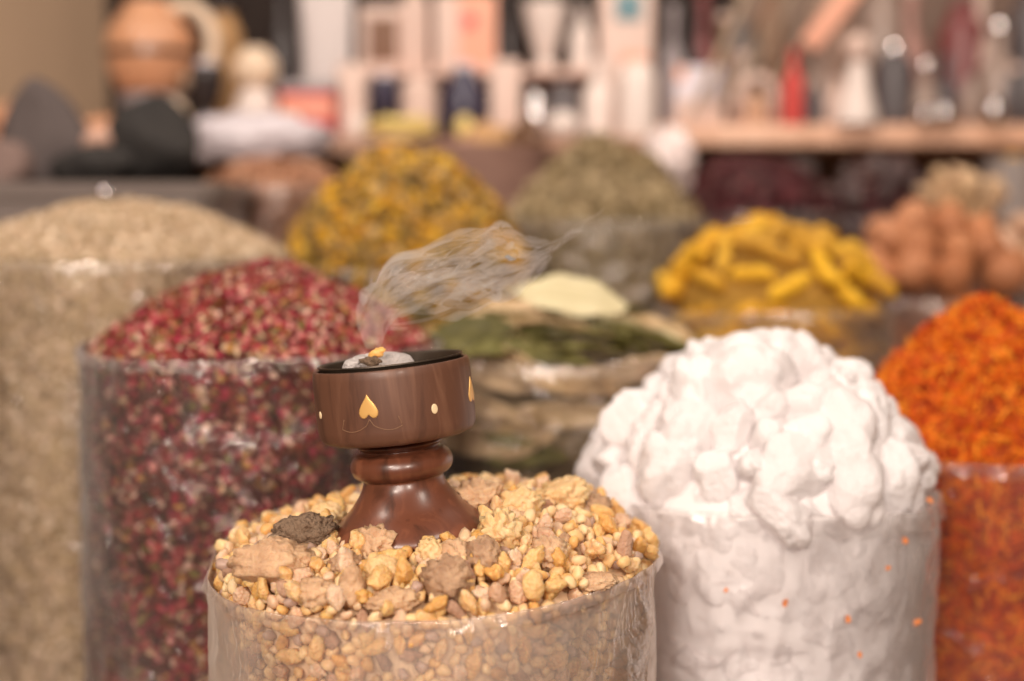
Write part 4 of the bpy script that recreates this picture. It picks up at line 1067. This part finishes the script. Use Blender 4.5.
for i, (px, Y, py, wp, m, pf, lab) in enumerate((
    (742, 3.06, 58, 24, pinkw, BOTTLE, 'pale pinkish bottle just behind the arched ornament'),
    (768, 3.20, -10, 30, brownm, JAR, 'tall brown jar behind the red bottle'),
    (814, 2.98, 92, 20, dgrey, JAR, 'short dark grey jar between the red bottle and the cone bottle'),
    (908, 3.16, -6, 34, pmat('dusty_rose', [(.44, .24, .20)], .4), BOTTLE, 'dusty rose bottle at the back behind the brown bottle with pale cap'),
    (945, 3.02, 62, 22, dgrey, BOTTLE, 'thin dark bottle in front of the large maroon jar'),
    (978, 3.10, -10, 26, pinkw, BOTTLE, 'pale pink topped bottle between the maroon jar and the tall brown bottle'),
    (970, 2.98, 84, 20, taupe, ROUND, 'small taupe round pot at the foot of the maroon jar'),
    (1016, 2.96, 72, 24, dgrey, ROUND, 'dark grey round pot at the far right end of the shelf'),
    (690, 3.10, 18, 24, blackp, BOTTLE, 'black bottle between the grey and the maroon bottles'),
    (722, 3.12, 20, 26, brownm, BOTTLE, 'brown bottle behind the right end of the lilac box'))):
    vase(('glass_bottle' if pf is BOTTLE else 'small_pot' if pf is ROUND else 'glass_jar'), px, Y, ZS, py, wp, m, pf, lab, {'B': 'bottle'}.get('B') if pf is BOTTLE else ('pot' if pf is ROUND else 'jar'), lid=(pinkw if i % 2 else m, .45, .012))
# small polished tins that catch the lamps
for i, (px, pyt, lab) in enumerate(((945, 104, 'small steel tin in front of the maroon jar'), (995, 100, 'small steel tin at the right end of the shelf'), (925, 108, 'small steel tin beside the brown bottle'))):
    vase('steel_tin', px, 2.90, ZS, pyt, 20, steel, ROUND, lab, 'tin')
# bundle of dry sticks leaning across
stk = pmat('dry_sticks', [(.40, .31, .22), (.60, .47, .34)], .7, 'object')
for i in range(7):
    a = at(690+i*11, 118-(i*37 % 20), 2.90+.02*i); a.z = max(a.z, ZS+.005); b = at(752+i*17, -18-(i*29 % 40), 2.98+.02*i)
    o = tube('dry_stick', [a, a.lerp(b, .35)+Vector((0, 0, .008)), a.lerp(b, .7)+Vector((0, 0, .010)), b], lambda t: .0030*(1-.5*t), stk, seg=8)
    tag(o, 'thin dry stick leaning up to the right over the wooden shelf', 'stick', 'dry sticks leaning on the shelf')
o = box('salmon_card', (.035, .01, .15), salmon, loc=at(808, 46, 2.99), bev=.002, rot=(0, math.radians(38), 0)); tag(o, 'salmon coloured card leaning at the back above the red bottle', 'card')
# yellow and pale bowls under the plank at far right
r = vase('yellow_spice_tub', 1016, 2.90, COUNTER, 174, 56, pmat('grey_tub_wall', [(.30, .25, .23)], .4), [(.01, 0), (.8, 0), (.88, .5), (1, 1), (.9, 1), (.01, .99)], 'grey tub of yellow spice below the right end of the shelf', 'tub')
zz = at(1016, 174, 2.90).z-COUNTER; lathe('yellow_heap', smooth_prof([(.042, zz), (.034, zz+.014), (.018, zz+.028), (.0006, zz+.034)]), ym, r, seg=32)
vase('grey_jar', 798, 3.10, COUNTER, 159, 60, pmat('dusty_grey', [(.30, .25, .24)], .5), JAR, 'dusty grey jar just under the wooden shelf between hibiscus and dried limes', 'jar')
vase('rose_jar', 868, 3.14, COUNTER, 159, 36, pmat('rosy_clay', [(.50, .27, .24)], .5), JAR, 'rosy brown jar just under the wooden shelf above the dried limes', 'jar')

# ------------------------------------------------------------------ light
w = bpy.data.worlds.new('world'); sc.world = w; w.use_nodes = True
bg = w.node_tree.nodes['Background']; bg.inputs[0].default_value = (1.0, .85, .77, 1); bg.inputs[1].default_value = .24
def area(name, loc, target, size, power, col=(1, .86, .74)):
    l = bpy.data.lights.new(name, 'AREA'); l.shape = 'DISK'; l.size = size; l.energy = power; l.color = col
    o = bpy.data.objects.new(name, l); COL.objects.link(o); o.location = loc
    o.rotation_euler = (Vector(target)-Vector(loc)).to_track_quat('-Z', 'Y').to_euler(); return o
area('shop_lamp_right', (.75, .15, 2.45), (.1, 1.2, 1.0), .35, 10)
area('shop_lamp_left', (-1.1, .5, 2.5), (-.2, 1.5, 1.0), .35, 10)
area('shop_lamp_centre', (.1, 1.5, 2.75), (.1, 1.7, 1.0), .5, 12)
area('shop_lamp_shelf', (.4, 1.5, 2.35), (.3, 2.4, 1.2), .30, 9)
area('shop_lamp_back', (-.9, 1.5, 2.35), (-.7, 2.4, 1.2), .30, 6)
area('added_glint_lamp', (.45, -1.0, 2.0), (0, 1.2, 1.0), .10, 20)  # this and the next: unseen small lamps added for highlights on the crinkled plastic
area('added_glint_lamp', (-.75, -.8, 2.1), (-.2, 1.3, 1.0), .10, 18)
area('added_front_fill', (-.5, -1.5, 2.1), (0, 1.0, 1.0), .8, 52, (1, .86, .76))  # unseen soft fill added behind the camera to brighten the sack fronts
sc.view_settings.view_transform = 'Standard'; sc.view_settings.look = 'None'; sc.view_settings.gamma = 1
sc.view_settings.use_curve_mapping = False; sc.view_settings.exposure = -0.64
sc.cycles.transparent_max_bounces = 24; sc.cycles.max_bounces = 10; sc.cycles.diffuse_bounces = 7; sc.cycles.volume_bounces = 1
sc.cycles.volume_step_rate = 1.0
